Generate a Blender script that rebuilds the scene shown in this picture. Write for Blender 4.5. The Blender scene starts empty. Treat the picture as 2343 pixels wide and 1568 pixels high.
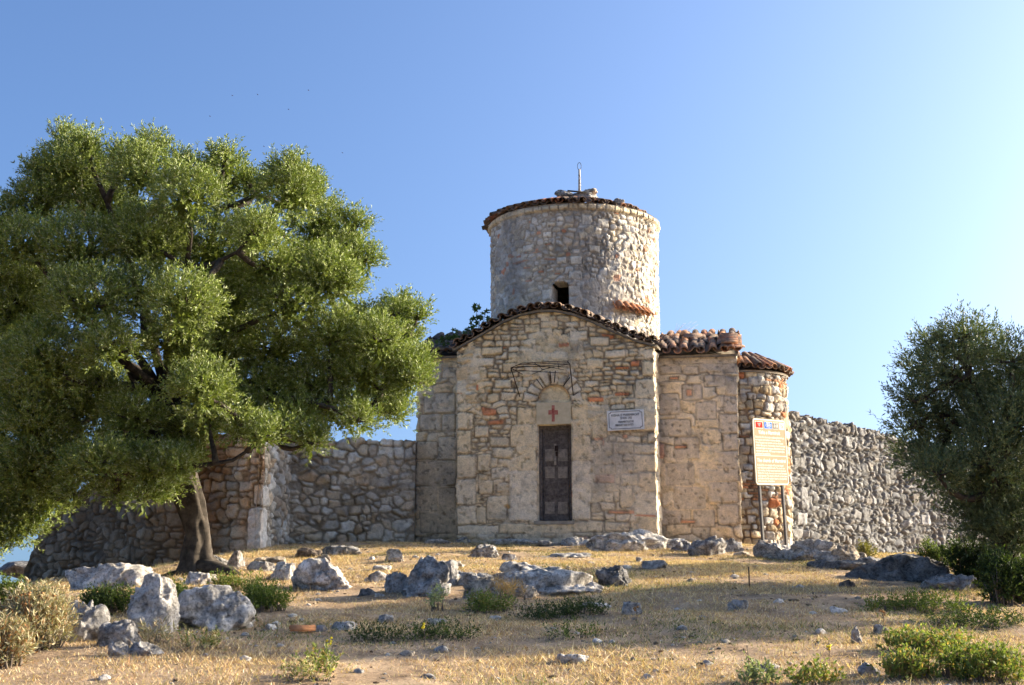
import bpy, bmesh, math, random
import numpy as np
from mathutils import Vector
R = math.radians
rng = np.random.default_rng(7)
random.seed(7)
scene = bpy.context.scene
col = scene.collection

# ------------------------------------------------------------------ camera, sky, sun, exposure
PITCH = R(10.55); FPX = 2930.0; CX, CY = 1171.0, 784.0     # picture measured on a 2342 x 1568 grid
cam_d = bpy.data.cameras.new('camera'); cam = bpy.data.objects.new('camera', cam_d); col.objects.link(cam)
cam_d.sensor_width = 36; cam_d.lens = 36 * FPX / 2342; cam_d.clip_start = .1; cam_d.clip_end = 9000
cam.location = (0, 0, 0); cam.rotation_euler = (R(90) + PITCH, 0, 0); scene.camera = cam
SUN_AZ, SUN_EL = R(72), R(19)
world = bpy.data.worlds.new('World'); scene.world = world; world.use_nodes = True
wn = world.node_tree
sky = wn.nodes.new('ShaderNodeTexSky'); sky.sky_type = 'NISHITA'; sky.sun_disc = False
sky.sun_elevation = SUN_EL; sky.sun_rotation = SUN_AZ; sky.air_density = 1.0; sky.dust_density = 5; sky.ozone_density = 3
bg = wn.nodes['Background']; bg.inputs['Strength'].default_value = .15
tc_ = wn.nodes.new('ShaderNodeTexCoord'); sx_ = wn.nodes.new('ShaderNodeSeparateXYZ'); cx3 = wn.nodes.new('ShaderNodeCombineXYZ')
mz_ = wn.nodes.new('ShaderNodeMapRange'); mz_.inputs[3].default_value = .14          # keep clear of the murky band at the horizon
wn.links.new(tc_.outputs['Generated'], sx_.inputs[0]); wn.links.new(sx_.outputs[2], mz_.inputs[0]); wn.links.new(sx_.outputs[0], cx3.inputs[0]); wn.links.new(sx_.outputs[1], cx3.inputs[1])
wn.links.new(mz_.outputs[0], cx3.inputs[2]); wn.links.new(cx3.outputs[0], sky.inputs[0])
gm_ = wn.nodes.new('ShaderNodeGamma'); gm_.inputs[1].default_value = 1.25
mu_ = wn.nodes.new('ShaderNodeMixRGB'); mu_.blend_type = 'MULTIPLY'; mu_.inputs[0].default_value = 1; mu_.inputs[2].default_value = (.56, .60, .655, 1)
wn.links.new(sky.outputs[0], gm_.inputs[0]); wn.links.new(gm_.outputs[0], mu_.inputs[1]); wn.links.new(mu_.outputs[0], bg.inputs['Color'])
sl = bpy.data.lights.new('sun', 'SUN'); sl.energy = 5.0; sl.angle = R(.5); sl.color = (1, .86, .66)
so = bpy.data.objects.new('sun', sl); col.objects.link(so)
SUND = Vector((math.sin(SUN_AZ) * math.cos(SUN_EL), math.cos(SUN_AZ) * math.cos(SUN_EL), math.sin(SUN_EL)))
so.rotation_euler = SUND.to_track_quat('Z', 'Y').to_euler(); so.location = (30, 10, 20)
scene.view_settings.view_transform = 'Standard'; scene.view_settings.look = 'None'
scene.view_settings.gamma = 1; scene.view_settings.exposure = 1.4
scene.cycles.max_bounces = 8; scene.cycles.transparent_max_bounces = 8

# ------------------------------------------------------------------ helpers
def ray(px, py):
    a = (px - CX) / FPX; b = (CY - py) / FPX
    return np.array([a, math.cos(PITCH) - b * math.sin(PITCH), math.sin(PITCH) + b * math.cos(PITCH)])
def at(px, py, Y):
    d = ray(px, py); return d * (Y / d[1])
PERM = np.random.default_rng(3).permutation(256).astype(np.int64)
PV = np.random.default_rng(4).random(256)
def vnoise(P):
    P = np.asarray(P, float); I = np.floor(P).astype(np.int64); f = P - I; f = f * f * (3 - 2 * f)
    out = 0
    for dx in (0, 1):
        for dy in (0, 1):
            for dz in (0, 1):
                h = PERM[(PERM[(PERM[(I[..., 0] + dx) & 255] + I[..., 1] + dy) & 255] + I[..., 2] + dz) & 255]
                w = (f[..., 0] if dx else 1 - f[..., 0]) * (f[..., 1] if dy else 1 - f[..., 1]) * (f[..., 2] if dz else 1 - f[..., 2])
                out = out + w * PV[h]
    return out
def fbm(P, oct=4, s=1.0):
    P = np.asarray(P, float) * s; t = 0; a = .5; n = 0
    for k in range(oct):
        t = t + a * (vnoise(P + 17.3 * k) - .5) * 2; n += a; a *= .5; P = P * 2.03
    return t / n
def sstep(a, b, x):
    t = np.clip((x - a) / (b - a), 0, 1); return t * t * (3 - 2 * t)
def tag(o, label=None, cat=None, group=None, kind=None):
    if label: o['label'] = label
    if cat: o['category'] = cat
    if group: o['group'] = group
    if kind: o['kind'] = kind
    return o
def empty(name, loc, label, cat, group=None):
    o = bpy.data.objects.new(name, None); o.location = tuple(float(v) for v in loc); col.objects.link(o)
    o.empty_display_size = .2
    return tag(o, label, cat, group)
def origin(o):
    v = Vector((0, 0, 0))
    while o is not None: v += o.location; o = o.parent
    return np.array(v)
def mk(name, V, F, mat, parent=None, colr=None, smooth=True, org=None):
    """V (n,3) world, F (m,k) int array (or list of such arrays) -> one mesh object"""
    Fs = F if isinstance(F, list) else [F]
    Fs = [np.asarray(f, np.int32) for f in Fs if len(f)]
    me = bpy.data.meshes.new(name)
    off = origin(parent) if parent is not None else (np.array(org, float) if org is not None else np.zeros(3))
    V = np.asarray(V, float) - off
    me.vertices.add(len(V)); me.vertices.foreach_set('co', V.astype(np.float32).ravel())
    lt = np.concatenate([np.full(len(f), f.shape[1], np.int32) for f in Fs])
    lv = np.concatenate([f.ravel() for f in Fs])
    me.loops.add(len(lv)); me.loops.foreach_set('vertex_index', lv)
    me.polygons.add(len(lt)); me.polygons.foreach_set('loop_start', np.concatenate([[0], np.cumsum(lt)[:-1]]).astype(np.int32))
    me.polygons.foreach_set('use_smooth', np.full(len(lt), smooth))
    me.update(calc_edges=True)
    if colr is not None:
        ca = me.color_attributes.new('Col', 'FLOAT_COLOR', 'POINT')
        c4 = np.ones((len(V), 4), np.float32); c4[:, :3] = colr; ca.data.foreach_set('color', c4.ravel())
    me.validate()
    me.materials.append(mat)
    o = bpy.data.objects.new(name, me); col.objects.link(o)
    if parent is not None: o.parent = parent
    elif org is not None: o.location = tuple(float(v) for v in org)
    return o
def gridF(n, m):
    i = np.arange(n - 1)[:, None] * m + np.arange(m - 1)[None, :]
    i = i.ravel(); return np.stack([i, i + m, i + m + 1, i + 1], 1)
class MB:
    def __init__(s): s.v = []; s.f = {3: [], 4: []}; s.c = []; s.n = 0
    def add(s, V, F, c=None):
        V = np.asarray(V, float); F = np.asarray(F, int)
        s.f[F.shape[1]].append(F + s.n); s.v.append(V); s.n += len(V)
        if c is not None:
            c = np.asarray(c, float); s.c.append(np.broadcast_to(c, (len(V), 3)))
    def box(s, c, ax, ay, az, colr=None):   # centre and half-axis vectors
        c = np.array(c, float); ax = np.array(ax, float); ay = np.array(ay, float); az = np.array(az, float)
        V = [c + i * ax + j * ay + k * az for k in (-1, 1) for j in (-1, 1) for i in (-1, 1)]
        s.add(V, [[0, 2, 3, 1], [4, 5, 7, 6], [0, 1, 5, 4], [2, 6, 7, 3], [0, 4, 6, 2], [1, 3, 7, 5]], colr)
    def tube(s, pts, rad, seg=8, colr=None, wob=0):
        pts = np.array(pts, float); n = len(pts); rad = np.broadcast_to(np.asarray(rad, float), (n,))
        T = np.gradient(pts, axis=0) if n > 2 else np.repeat((pts[1] - pts[0])[None], 2, 0)
        T /= np.linalg.norm(T, axis=1)[:, None] + 1e-9
        ref = np.array([0, 0, 1.]) if abs(T[0][2]) < .8 else np.array([1., 0, 0])
        A = np.cross(T, ref); A /= np.linalg.norm(A, axis=1)[:, None] + 1e-9; B = np.cross(T, A)
        th = np.linspace(0, 2 * math.pi, seg, endpoint=False)
        rr = rad[:, None] * np.ones(seg)
        if wob: 
            rr = rr * (1 + wob * fbm(np.stack(np.broadcast_arrays(np.cos(th)[None] * 1.3, np.sin(th)[None] * 1.3, (np.arange(n) * .12)[:, None] + pts[0, 0]), -1), 3, 2.2))
        V = pts[:, None] + rr[..., None] * (np.cos(th)[None, :, None] * A[:, None] + np.sin(th)[None, :, None] * B[:, None])
        F = []
        i = np.arange(n - 1)[:, None] * seg; j = np.arange(seg)[None]; j2 = (j + 1) % seg
        F = np.stack([i + j, i + j2, i + seg + j2, i + seg + j], -1).reshape(-1, 4)
        V = V.reshape(-1, 3)
        s.add(V, F, colr)
        b = s.n
        s.add([pts[0], pts[-1]], np.zeros((0, 3), int), colr)
        jj = np.arange(seg); base = b - n * seg
        s.f[3].append(np.stack([np.full(seg, b), base + (jj + 1) % seg, base + jj], 1))
        s.f[3].append(np.stack([np.full(seg, b + 1), base + (n - 1) * seg + jj, base + (n - 1) * seg + (jj + 1) % seg], 1))
    def build(s, name, mat, parent=None, smooth=True, org=None):
        V = np.concatenate(s.v); F = [np.concatenate(f) for f in (s.f[3], s.f[4]) if f]
        F = [f for f in F if len(f)]
        c = np.concatenate(s.c) if s.c else None
        return mk(name, V, F, mat, parent, c, smooth, org)

# ------------------------------------------------------------------ materials
class NM:
    def __init__(s, name):
        s.m = bpy.data.materials.new(name); s.m.use_nodes = True; s.t = s.m.node_tree
        s.b = s.t.nodes['Principled BSDF']; s.out = s.t.nodes['Material Output']
        s.b.inputs['Roughness'].default_value = .9; s.b.inputs['Specular IOR Level'].default_value = .15
    def n(s, ty, **kw):
        x = s.t.nodes.new(ty)
        for k, v in kw.items():
            if k in x.inputs: x.inputs[k].default_value = v
            else: setattr(x, k, v)
        return x
    def l(s, a, b): s.t.links.new(a, b)
    def noise(s, scale, detail=4, rough=.6, coord=None, dist=0):
        x = s.n('ShaderNodeTexNoise'); x.inputs['Scale'].default_value = scale; x.inputs['Detail'].default_value = detail
        x.inputs['Roughness'].default_value = rough; x.inputs['Distortion'].default_value = dist
        s.l(coord or s.co(), x.inputs['Vector']); return x.outputs['Fac']
    def co(s):
        if not hasattr(s, '_c'): s._c = s.n('ShaderNodeNewGeometry').outputs['Position']
        return s._c
    def ramp(s, fac, stops):
        r = s.n('ShaderNodeValToRGB'); e = r.color_ramp.elements
        while len(e) < len(stops): e.new(.5)
        for x, (p, c) in zip(e, stops): x.position = p; x.color = (*c, 1) if not isinstance(c, float) else (c, c, c, 1)
        s.l(fac, r.inputs[0]); return r.outputs[0]
    def mix(s, a, b, fac=None, mode='MIX', f=.5):
        x = s.n('ShaderNodeMixRGB', blend_type=mode); x.inputs[0].default_value = f
        if fac is not None: s.l(fac, x.inputs[0])
        for i, v in ((1, a), (2, b)):
            if isinstance(v, tuple): x.inputs[i].default_value = (*v, 1)
            else: s.l(v, x.inputs[i])
        return x.outputs[0]
    def attr(s): return s.n('ShaderNodeAttribute', attribute_name='Col').outputs['Color']
    def base(s, c): s.l(c, s.b.inputs['Base Color'])
    def bump(s, h, strength=.5, dist=.01):
        x = s.n('ShaderNodeBump'); x.inputs['Strength'].default_value = strength; x.inputs['Distance'].default_value = dist
        s.l(h, x.inputs['Height']); s.l(x.outputs[0], s.b.inputs['Normal'])

def m_masonry():
    k = NM('old_masonry'); c = k.attr()
    v = k.ramp(k.noise(9, 6, .7), [(.3, .78), (.55, 1.05), (.75, 1.25)])
    c = k.mix(c, v, mode='MULTIPLY', f=1.0)
    v2 = k.ramp(k.noise(55, 3, .7), [(.32, .68), (.5, 1.03), (.7, 1.15)])
    c = k.mix(c, v2, mode='MULTIPLY', f=.8)
    lich = k.ramp(k.noise(1.6, 6, .65, dist=.4), [(.54, 0.0), (.68, .5)])
    c = k.mix(c, (.17, .155, .135), lich)
    k.base(c); k.bump(k.noise(42, 6, .72), .75, .03); return k.m
def m_rock():
    k = NM('karst_limestone'); c = k.attr()
    v = k.ramp(k.noise(7, 8, .72), [(.36, .35), (.5, .85), (.62, 1.2)])
    c = k.mix(c, v, mode='MULTIPLY', f=1.0)
    v2 = k.ramp(k.noise(38, 5, .75), [(.38, .3), (.5, .95), (.7, 1.15)])
    c = k.mix(c, v2, mode='MULTIPLY', f=.8)
    k.base(c); k.bump(k.noise(26, 8, .75), .9, .05); return k.m
def m_tile():
    k = NM('terracotta'); c = k.attr()
    v = k.ramp(k.noise(14, 6, .7), [(.35, .6), (.6, 1.15)])
    c = k.mix(c, v, mode='MULTIPLY', f=1.0)
    l = k.ramp(k.noise(5, 6, .7), [(.47, 0.0), (.6, .75)])
    c = k.mix(c, (.13, .11, .09), l)
    k.base(c); k.bump(k.noise(60, 5, .7), .5, .01); return k.m
def m_plain(name, c1, c2, sc=8, rough=.8, bump=.3, spec=.2, metal=0):
    k = NM(name); k.base(k.ramp(k.noise(sc, 6, .65), [(.35, c1), (.65, c2)])); k.b.inputs['Roughness'].default_value = rough
    k.b.inputs['Specular IOR Level'].default_value = spec; k.b.inputs['Metallic'].default_value = metal
    k.bump(k.noise(sc * 6, 5, .7), bump, .006); return k.m
def m_leaf(name, trans=.35, rough=.5, gain=1.0):
    k = NM(name); c = k.attr(); k.base(c); k.b.inputs['Roughness'].default_value = rough; k.b.inputs['Specular IOR Level'].default_value = .18
    t = k.n('ShaderNodeBsdfTranslucent'); g = k.mix(c, (1.25 * gain, 1.35 * gain, .6 * gain), mode='MULTIPLY', f=1.0); k.l(g, t.inputs['Color'])
    mx = k.n('ShaderNodeMixShader'); mx.inputs[0].default_value = trans
    k.l(k.b.outputs[0], mx.inputs[1]); k.l(t.outputs[0], mx.inputs[2]); k.l(mx.outputs[0], k.out.inputs['Surface']); return k.m
def m_ground():
    k = NM('dry_ground')
    a = k.ramp(k.noise(2.2, 8, .7), [(.3, (.19, .125, .075)), (.5, (.42, .295, .18)), (.68, (.58, .43, .28))])
    b = k.ramp(k.noise(38, 6, .75), [(.3, .4), (.5, .95), (.7, 1.3)])
    c = k.mix(a, b, mode='MULTIPLY', f=1.0)
    far = k.ramp(k.noise(.02, 4, .6), [(.4, (.10, .11, .05)), (.6, (.2, .17, .09))])
    sp = k.n('ShaderNodeSeparateXYZ'); k.l(k.co(), sp.inputs[0])
    mr = k.n('ShaderNodeMapRange'); mr.inputs[1].default_value = 40; mr.inputs[2].default_value = 120; k.l(sp.outputs[1], mr.inputs[0])
    k.base(k.mix(c, far, mr.outputs[0])); k.bump(k.noise(30, 8, .75), .8, .04); return k.m
MAS = m_masonry(); ROCK = m_rock(); TILE = m_tile(); GROUND = m_ground()
OLIVE = m_leaf('olive_leaves', .18, .5); SHRUB = m_leaf('shrub_leaves', .35, .6); STRAW = m_leaf('dry_straw', .22, .8, .8)
BARK = m_plain('olive_bark', (.022, .018, .014), (.085, .07, .055), 9, .95, .9)
TWIG = m_plain('twig_bark', (.09, .07, .05), (.2, .16, .12), 12, .9, .5)
WOOD = m_plain('weathered_wood', (.07, .06, .057), (.17, .15, .14), 16, .85, .6)
WOODL = m_plain('weathered_panel_wood', (.18, .16, .14), (.34, .30, .26), 16, .85, .6)
IRON = m_plain('rusty_iron', (.02, .014, .011), (.06, .035, .025), 30, .8, .4)
MARBLE = m_plain('marble', (.62, .62, .61), (.82, .81, .80), 5, .5, .15)
LETTER = m_plain('black_paint', (.02, .02, .025), (.04, .04, .045), 20, .6, .1)
REDP = m_plain('red_paint', (.30, .06, .05), (.48, .20, .15), 20, .8, .2)
PLASTER = m_plain('cream_plaster', (.50, .42, .28), (.62, .53, .37), 8, .9, .3)
STEEL = m_plain('galvanised_steel', (.085, .08, .075), (.12, .115, .11), 10, .8, .05, .1)
SIGNB = m_plain('brown_sign_paint', (.265, .21, .135), (.30, .24, .16), 3, .85, .03, .05)
WHITE = m_plain('white_paint', (.60, .57, .50), (.68, .65, .57), 10, .85, .03, .05)
FLAGR = m_plain('flag_red', (.55, .02, .015), (.62, .03, .02), 5, .9, .05, .02)
FLAGB = m_plain('flag_blue', (.02, .12, .62), (.03, .15, .70), 5, .9, .05, .02)
YEL = m_plain('yellow_paint', (.7, .55, .05), (.8, .6, .08), 5, .6, .05)
FLIER = m_plain('flier_brown', (.07, .02, .02), (.12, .04, .03), 5, .8, .1)

# ------------------------------------------------------------------ ground
def gz(x, y):
    x = np.asarray(x, float); y = np.asarray(y, float)
    ys = 23.2; k = 1.4
    soft = -k * np.log(np.exp(-np.clip(y, -60, 90) / k) + math.exp(-ys / k))          # min(y, 23.2), rounded
    z = -1.6 + .1 * soft + .11 * 0
    w = sstep(6, 20, y)
    z = z - w * (.15 * np.maximum(-x - 3.6, 0) ** 1.0 * sstep(0, 3, -x - 3.6) * .85 + .055 * np.maximum(x - 3.5, 0))
    z = z - .13 * np.maximum(y - 29, 0) * np.exp(-np.maximum(y - 29, 0) / 160)
    z = np.where(y > 29, np.maximum(z, -14 - (y - 29) * .0), z)
    P = np.stack(np.broadcast_arrays(x, y, 0 * x), -1)
    near = 1 - sstep(28, 60, np.hypot(x, y))
    z = z + near * (.10 * fbm(P, 3, .35) + .035 * fbm(P, 3, 1.7) + .012 * fbm(P, 2, 7))
    return z
def hit(px, py, y0=6, y1=27):
    d = ray(px, py); ys = np.linspace(y0, y1, 700); P = d[None] * (ys / d[1])[:, None]
    g = gz(P[:, 0], P[:, 1]); k = np.nonzero(P[:, 2] <= g)[0]
    if len(k) == 0: k = [len(ys) - 60]
    return P[k[0]] if k[0] > 0 else P[0]
def axis(lo, hi, step, far):
    a = np.arange(lo, hi, step); o = []; s = step
    v = hi
    while v < far: o.append(v); s *= 1.25; v += s
    p = []; s = step; v = lo - step
    while v > -far: p.append(v); s *= 1.25; v -= s
    return np.concatenate([p[::-1], a, o])
gx = axis(-12, 12, .06, 4000); gy = axis(6, 26, .055, 4000)
X, Y = np.meshgrid(gx, gy, indexing='ij')
gnd = mk('ground', np.stack([X, Y, gz(X, Y)], -1).reshape(-1, 3), gridF(len(gx), len(gy)), GROUND)
tag(gnd, kind='structure')

# ------------------------------------------------------------------ masonry
def rows(s0, s1, z0, z1, h, w, jit=.25, r=None):
    """seeds (s, z, half width, half height) in uneven courses"""
    r = r or np.random.default_rng(int(abs(s0 * 31 + z0 * 17 + h[0] * 1000)) + 5); out = []; z = z0
    while z < z1:
        hh = r.uniform(*h); s = s0 - r.random() * w[1]
        while s < s1 + w[0]:
            ww = r.uniform(*w) * (hh / ((h[0] + h[1]) / 2)) ** .3
            zj = z + hh / 2 + r.normal() * hh * jit * .5
            if r.random() < .16 and hh > .8 * h[1]:
                out.append((s + ww / 2, z + hh * .25, ww / 2, hh / 4)); out.append((s + ww / 2, z + hh * .75, ww / 2, hh / 4))
            else: out.append((s + ww / 2, zj, ww / 2, hh / 2 * r.uniform(.8, 1.15)))
            s += ww
        z += hh
    return np.array(out)
def stones(S, Z, seeds, p=4):
    shp = S.shape; S = S.ravel(); Z = Z.ravel(); n = len(S)
    ID = np.zeros(n, int); E = np.zeros(n); order = np.argsort(S); B = 6000
    for i in range(0, n, B):
        ix = order[i:i + B]; s = S[ix]; z = Z[ix]
        near = np.nonzero((seeds[:, 0] > s.min() - .8) & (seeds[:, 0] < s.max() + .8))[0]
        sd = seeds[near]
        du = np.abs(s[:, None] - sd[None, :, 0]) / sd[None, :, 2]; dv = np.abs(z[:, None] - sd[None, :, 1]) / sd[None, :, 3]
        d = (du ** p + dv ** p) ** (1 / p)
        pt = np.argpartition(d, 1, axis=1)[:, :2]; a = np.take_along_axis(d, pt, 1)
        sw = a[:, 0] > a[:, 1]; k1 = np.where(sw, pt[:, 1], pt[:, 0]); d1 = a.min(1); d2 = a.max(1)
        ID[ix] = near[k1]; E[ix] = (d2 - d1) * .5 * np.minimum(sd[k1, 2], sd[k1, 3])
    return ID.reshape(shp), E.reshape(shp)
PAL_WARM = [(.44, .345, .21), (.49, .395, .255), (.40, .32, .20), (.52, .435, .30), (.36, .30, .205), (.45, .385, .28)]
PAL_GREY = [(.37, .345, .30), (.42, .40, .355), (.31, .285, .245), (.47, .45, .40), (.35, .30, .235)]
PAL_COLD = [(.36, .355, .34), (.43, .425, .41), (.29, .285, .27), (.5, .49, .47), (.34, .31, .27)]
BRICK = (.40, .15, .065)
class Wall:
    """masonry skin over a plan polyline: s = length along it, z = height"""
    def __init__(w, path, bottom, top, step=.022, vs=.022, thick=.5, cap=True, closed_normal=1, thin=()):
        path = np.array(path, float); seg = np.diff(path, axis=0); L = np.hypot(seg[:, 0], seg[:, 1])
        w.cum = np.concatenate([[0], np.cumsum(L)]); ss = []
        for i in range(len(L)):
            n = max(2, int(L[i] / step)); ss.append(np.linspace(w.cum[i], w.cum[i + 1], n, endpoint=False))
        ss.append([w.cum[-1]]); w.s = np.concatenate(ss)
        w.xy = np.stack([np.interp(w.s, w.cum, path[:, 0]), np.interp(w.s, w.cum, path[:, 1])], 1)
        T = seg / L[:, None]; N = np.stack([T[:, 1], -T[:, 0]], 1) * closed_normal
        k = np.clip(np.searchsorted(w.cum, w.s, side='right') - 1, 0, len(L) - 1); nn = N[k]
        for i in range(1, len(L)):           # mitred corners
            j = np.argmin(np.abs(w.s - w.cum[i])); m = N[i - 1] + N[i]; nn[j] = m / (m @ N[i])
        w.N = nn
        top = np.array([top(s) for s in w.s]); bot = np.array([bottom(s) for s in w.s])
        nv = int((top - bot).max() / vs) + 1; t = np.linspace(0, 1, nv)
        w.S = np.repeat(w.s[:, None], nv, 1); w.Z = bot[:, None] + (top - bot)[:, None] * t
        w.D = np.zeros_like(w.S); w.V = w.Z.copy()
        if cap:
            nc = max(3, int(thick / .04)); c = np.linspace(0, 1, nc + 1)[1:]
            Zc = np.repeat(top[:, None], nc, 1); Dc = np.repeat(-c[None] * thick, len(w.s), 0)
            nb = 10; b = np.linspace(0, 1, nb + 1)[1:]
            Zb = top[:, None] - (top - bot)[:, None] * b; Db = np.full_like(Zb, -thick)
            w.S = np.repeat(w.s[:, None], nv + nc + nb, 1); w.D = np.concatenate([w.D, Dc, Db], 1)
            w.Z = np.concatenate([w.Z, Zc, Zb], 1)
            w.V = np.concatenate([w.V, top[:, None] + c[None] * thick, top[:, None] + thick + (top[:, None] - Zb)], 1)
            w.nv, w.nc = nv, nc
        for c0, rr_ in thin: w.D = w.D * np.clip(np.abs(w.s - c0) / rr_, .12, 1)[:, None]
        w.cap = cap
        w.dir = np.zeros(w.S.shape + (3,)); w.dir[..., :2] = w.N[:, None, :]
        if cap:
            w.dir[:, nv:nv + nc] = (0, 0, 1); w.dir[:, nv + nc:, :2] *= -1
            w.dir[:, nv - 1] = w.dir[:, nv - 1] * .7 + np.array([0, 0, .7])
    def skin(w, seeds, blocks=(), pal=PAL_WARM, depth=.04, bulge=.02, jw=.006, soft=.03, p=4, joint=(.2, .165, .12), brick=.0, rough=.012, fill=None, seed=1, warp=.035, grey=None, tilt=.10, chip=0., gain=1.22, jfade=.6):
        r = np.random.default_rng(seed); S, V = w.S, w.V
        P3 = np.stack([S, V, np.full_like(S, seed * 3.7)], -1)
        Sw = S + warp * fbm(P3, 2, 3.1); Vw = V + warp * fbm(P3 + 40, 2, 3.1)
        Sb = S + warp * .35 * fbm(P3, 2, 3.1); Vb = V + warp * .35 * fbm(P3 + 40, 2, 3.1)
        ID, E = stones(Sw, Vw, seeds, p); n = len(seeds)
        cols = np.array([pal[i] for i in r.integers(0, len(pal), n)]) * r.uniform(.8, 1.17, (n, 1))
        isb = r.random(n) < brick; cols[isb] = np.array(BRICK) * r.uniform(.75, 1.25, (isb.sum(), 1))
        off = r.normal(0, 1, n) * .35; blk = np.zeros(n); cen = seeds[:, :2]; til = r.normal(0, tilt, (n, 2))
        bc, bo = [], []
        for i, b in enumerate(blocks):
            if b[0] == 'w':
                _, uc, zc_, q0, q1, am, ha, c = b; rr_ = np.hypot(Sb - uc, Vb - zc_); aa_ = np.arctan2(Vb - zc_, Sb - uc)
                sd = np.maximum(np.maximum(q0 - rr_, rr_ - q1), (np.abs(aa_ - am) - ha) * rr_); ins = sd < 0; ID[ins] = n + i; E[ins] = -sd[ins]; E[~ins] = np.minimum(E[~ins], np.maximum(sd[~ins], 0)); bc.append(c); bo.append(.1); continue
            s0, s1, z0, z1 = b[:4]; c = b[4] if len(b) > 4 and b[4] is not None else tuple(np.array(pal[r.integers(len(pal))]) * r.uniform(.92, 1.15))
            cx, cz, hx, hz = (s0 + s1) / 2, (z0 + z1) / 2, abs(s1 - s0) / 2, abs(z1 - z0) / 2
            rad = min(hx, hz) * .25
            qx = np.abs(Sb - cx) - hx + rad; qz = np.abs(Vb - cz) - hz + rad
            sd = np.hypot(np.maximum(qx, 0), np.maximum(qz, 0)) + np.minimum(np.maximum(qx, qz), 0) - rad
            ins = sd < 0; ID[ins] = n + i; E[ins] = -sd[ins]; E[~ins] = np.minimum(E[~ins], sd[~ins])
            bc.append(c); bo.append(r.normal() * .25)
        if len(blocks): cols = np.concatenate([cols, np.array(bc)]); off = np.concatenate([off, bo]); blk = np.concatenate([blk, np.ones(len(blocks))]); cen = np.concatenate([cen, [[(b[0] + b[1]) / 2, (b[2] + b[3]) / 2] if b[0] != 'w' else [b[1], b[2]] for b in blocks]]); til = np.concatenate([til, r.normal(0, tilt * .25, (len(blocks), 2))])
        E = E + jfade * .03 * sstep(.0, .45, fbm(P3 + 50, 3, 1.9)) + jfade * .006 * fbm(P3 + 33, 2, 9)
        prof = sstep(jw, jw + soft, E); core = sstep(jw, jw + soft * 3, E)
        fl = np.zeros_like(S) if fill is None else fill(S, V, P3)
        dep = depth * (1 - .75 * fl) * (1 + .7 * fbm(P3 + 70, 3, 2.2))
        h = -dep * (1 - prof) + bulge * (core - .4) * (1 - .6 * fl) * (1 - .5 * blk[ID]) + off[ID] * depth * .35 * prof * (1 - fl) + rough * fbm(P3, 4, 11) + .02 * fbm(P3, 2, 1.3)
        dS = Sw - cen[ID][..., 0]; dV = Vw - cen[ID][..., 1]
        h = h + np.clip(dS * til[ID][..., 0] + dV * til[ID][..., 1], -.05, .05) * prof * (1 - .85 * fl)
        if chip: h = h + chip * prof * (np.abs(fbm(P3 + ID[..., None] * .7, 3, 5.5)) * 2 - .6)
        C = cols[ID] * gain
        j = np.array(joint) * 1.15
        jp = (prof * (1 - .0 * fl))[..., None]
        C = C * jp + j * (1 - jp)
        pc = np.array([(.68, .575, .44)]) * (1 + .2 * fbm(P3, 3, 2.5))[..., None]
        C = C * (1 - .75 * fl[..., None]) + pc * .75 * fl[..., None]
        pt_ = sstep(.42, .62, fbm(P3 + 90, 2, 15)); h = h - .014 * pt_; C = C * (1 - .4 * pt_[..., None])
        if grey is not None:
            g = grey(S, V, P3)[..., None]; C = C * (1 - g) + np.array((.2, .19, .175)) * g
        # holes where small stones fell out
        C = C * np.minimum(1, .84 / C.max(-1, keepdims=True)); C = np.clip(C, .01, .84)
        w.h = h; w.C = C; w.E = E; w.P3 = P3
    def mesh(w, name, mat, parent, cut=None, org=None, carve=None, flat=None):
        pos = np.zeros(w.S.shape + (3,)); pos[..., :2] = w.xy[:, None, :] + w.N[:, None, :] * w.D[..., None]; pos[..., 2] = w.Z
        h = w.h
        if carve is not None: h = carve(w.S, w.Z, h)
        if w.cap:
            edge = np.zeros(w.S.shape); 
        pos = pos + w.dir * h[..., None]
        n, m = w.S.shape; F = gridF(n, m)
        if cut is not None:
            sc = w.S.ravel()[F].mean(1); zc = w.Z.ravel()[F].mean(1); fr = (w.D.ravel()[F].mean(1) > -.01)
            F = F[~(cut(sc, zc) & fr)]
        F = F[:, ::-1]
        return mk(name, pos.reshape(-1, 3), F, mat, parent, w.C.reshape(-1, 3), True, org)

# ---------------- church plan
TH = R(-10.0); e1 = np.array([math.cos(TH), math.sin(TH)]); e2 = np.array([-math.sin(TH), math.cos(TH)])
O = at(1043, 1100, 23.7)[:2]
def L2W(u, v, z=0): p = O + u * e1 + v * e2; return np.array([p[0], p[1], z])
def fac(px, py, v=0.):
    """picture point -> (u, z) on the wall plane lying v behind the front wall"""
    d = ray(px, py); o = O + v * e2; t = (o @ e2) / (d[:2] @ e2); P = d * t
    return (P[:2] - O) @ e1, P[2]
WF = fac(1502, 1100)[0]; ARM = 1.15
WR = fac(1691, 1050, ARM)[0]; WL = fac(950, 1150, ARM)[0]; DEEP = 3.3
ZB = .35
church = empty('church', L2W(WF / 2, 0, .72), 'small old stone church with round drum tower, tiled roofs and wooden door', 'church')
path_l = [(WL, ARM + DEEP), (WL, ARM), (0, ARM), (0, 0), (WF, 0), (WF, ARM), (WR, ARM), (WR, ARM + DEEP), (WF - .1, ARM + DEEP), (WF - .1, ARM + DEEP + 1.1), (.1, ARM + DEEP + 1.1), (.1, ARM + DEEP), (WL, ARM + DEEP)]
path = [L2W(*p)[:2] for p in path_l]
cum = np.concatenate([[0], np.cumsum(np.hypot(*np.diff(np.array(path_l), axis=0).T))])
SL, SA, SF, SG, SR, SE = cum[1], cum[2], cum[3], cum[4], cum[5], cum[6]
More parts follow.
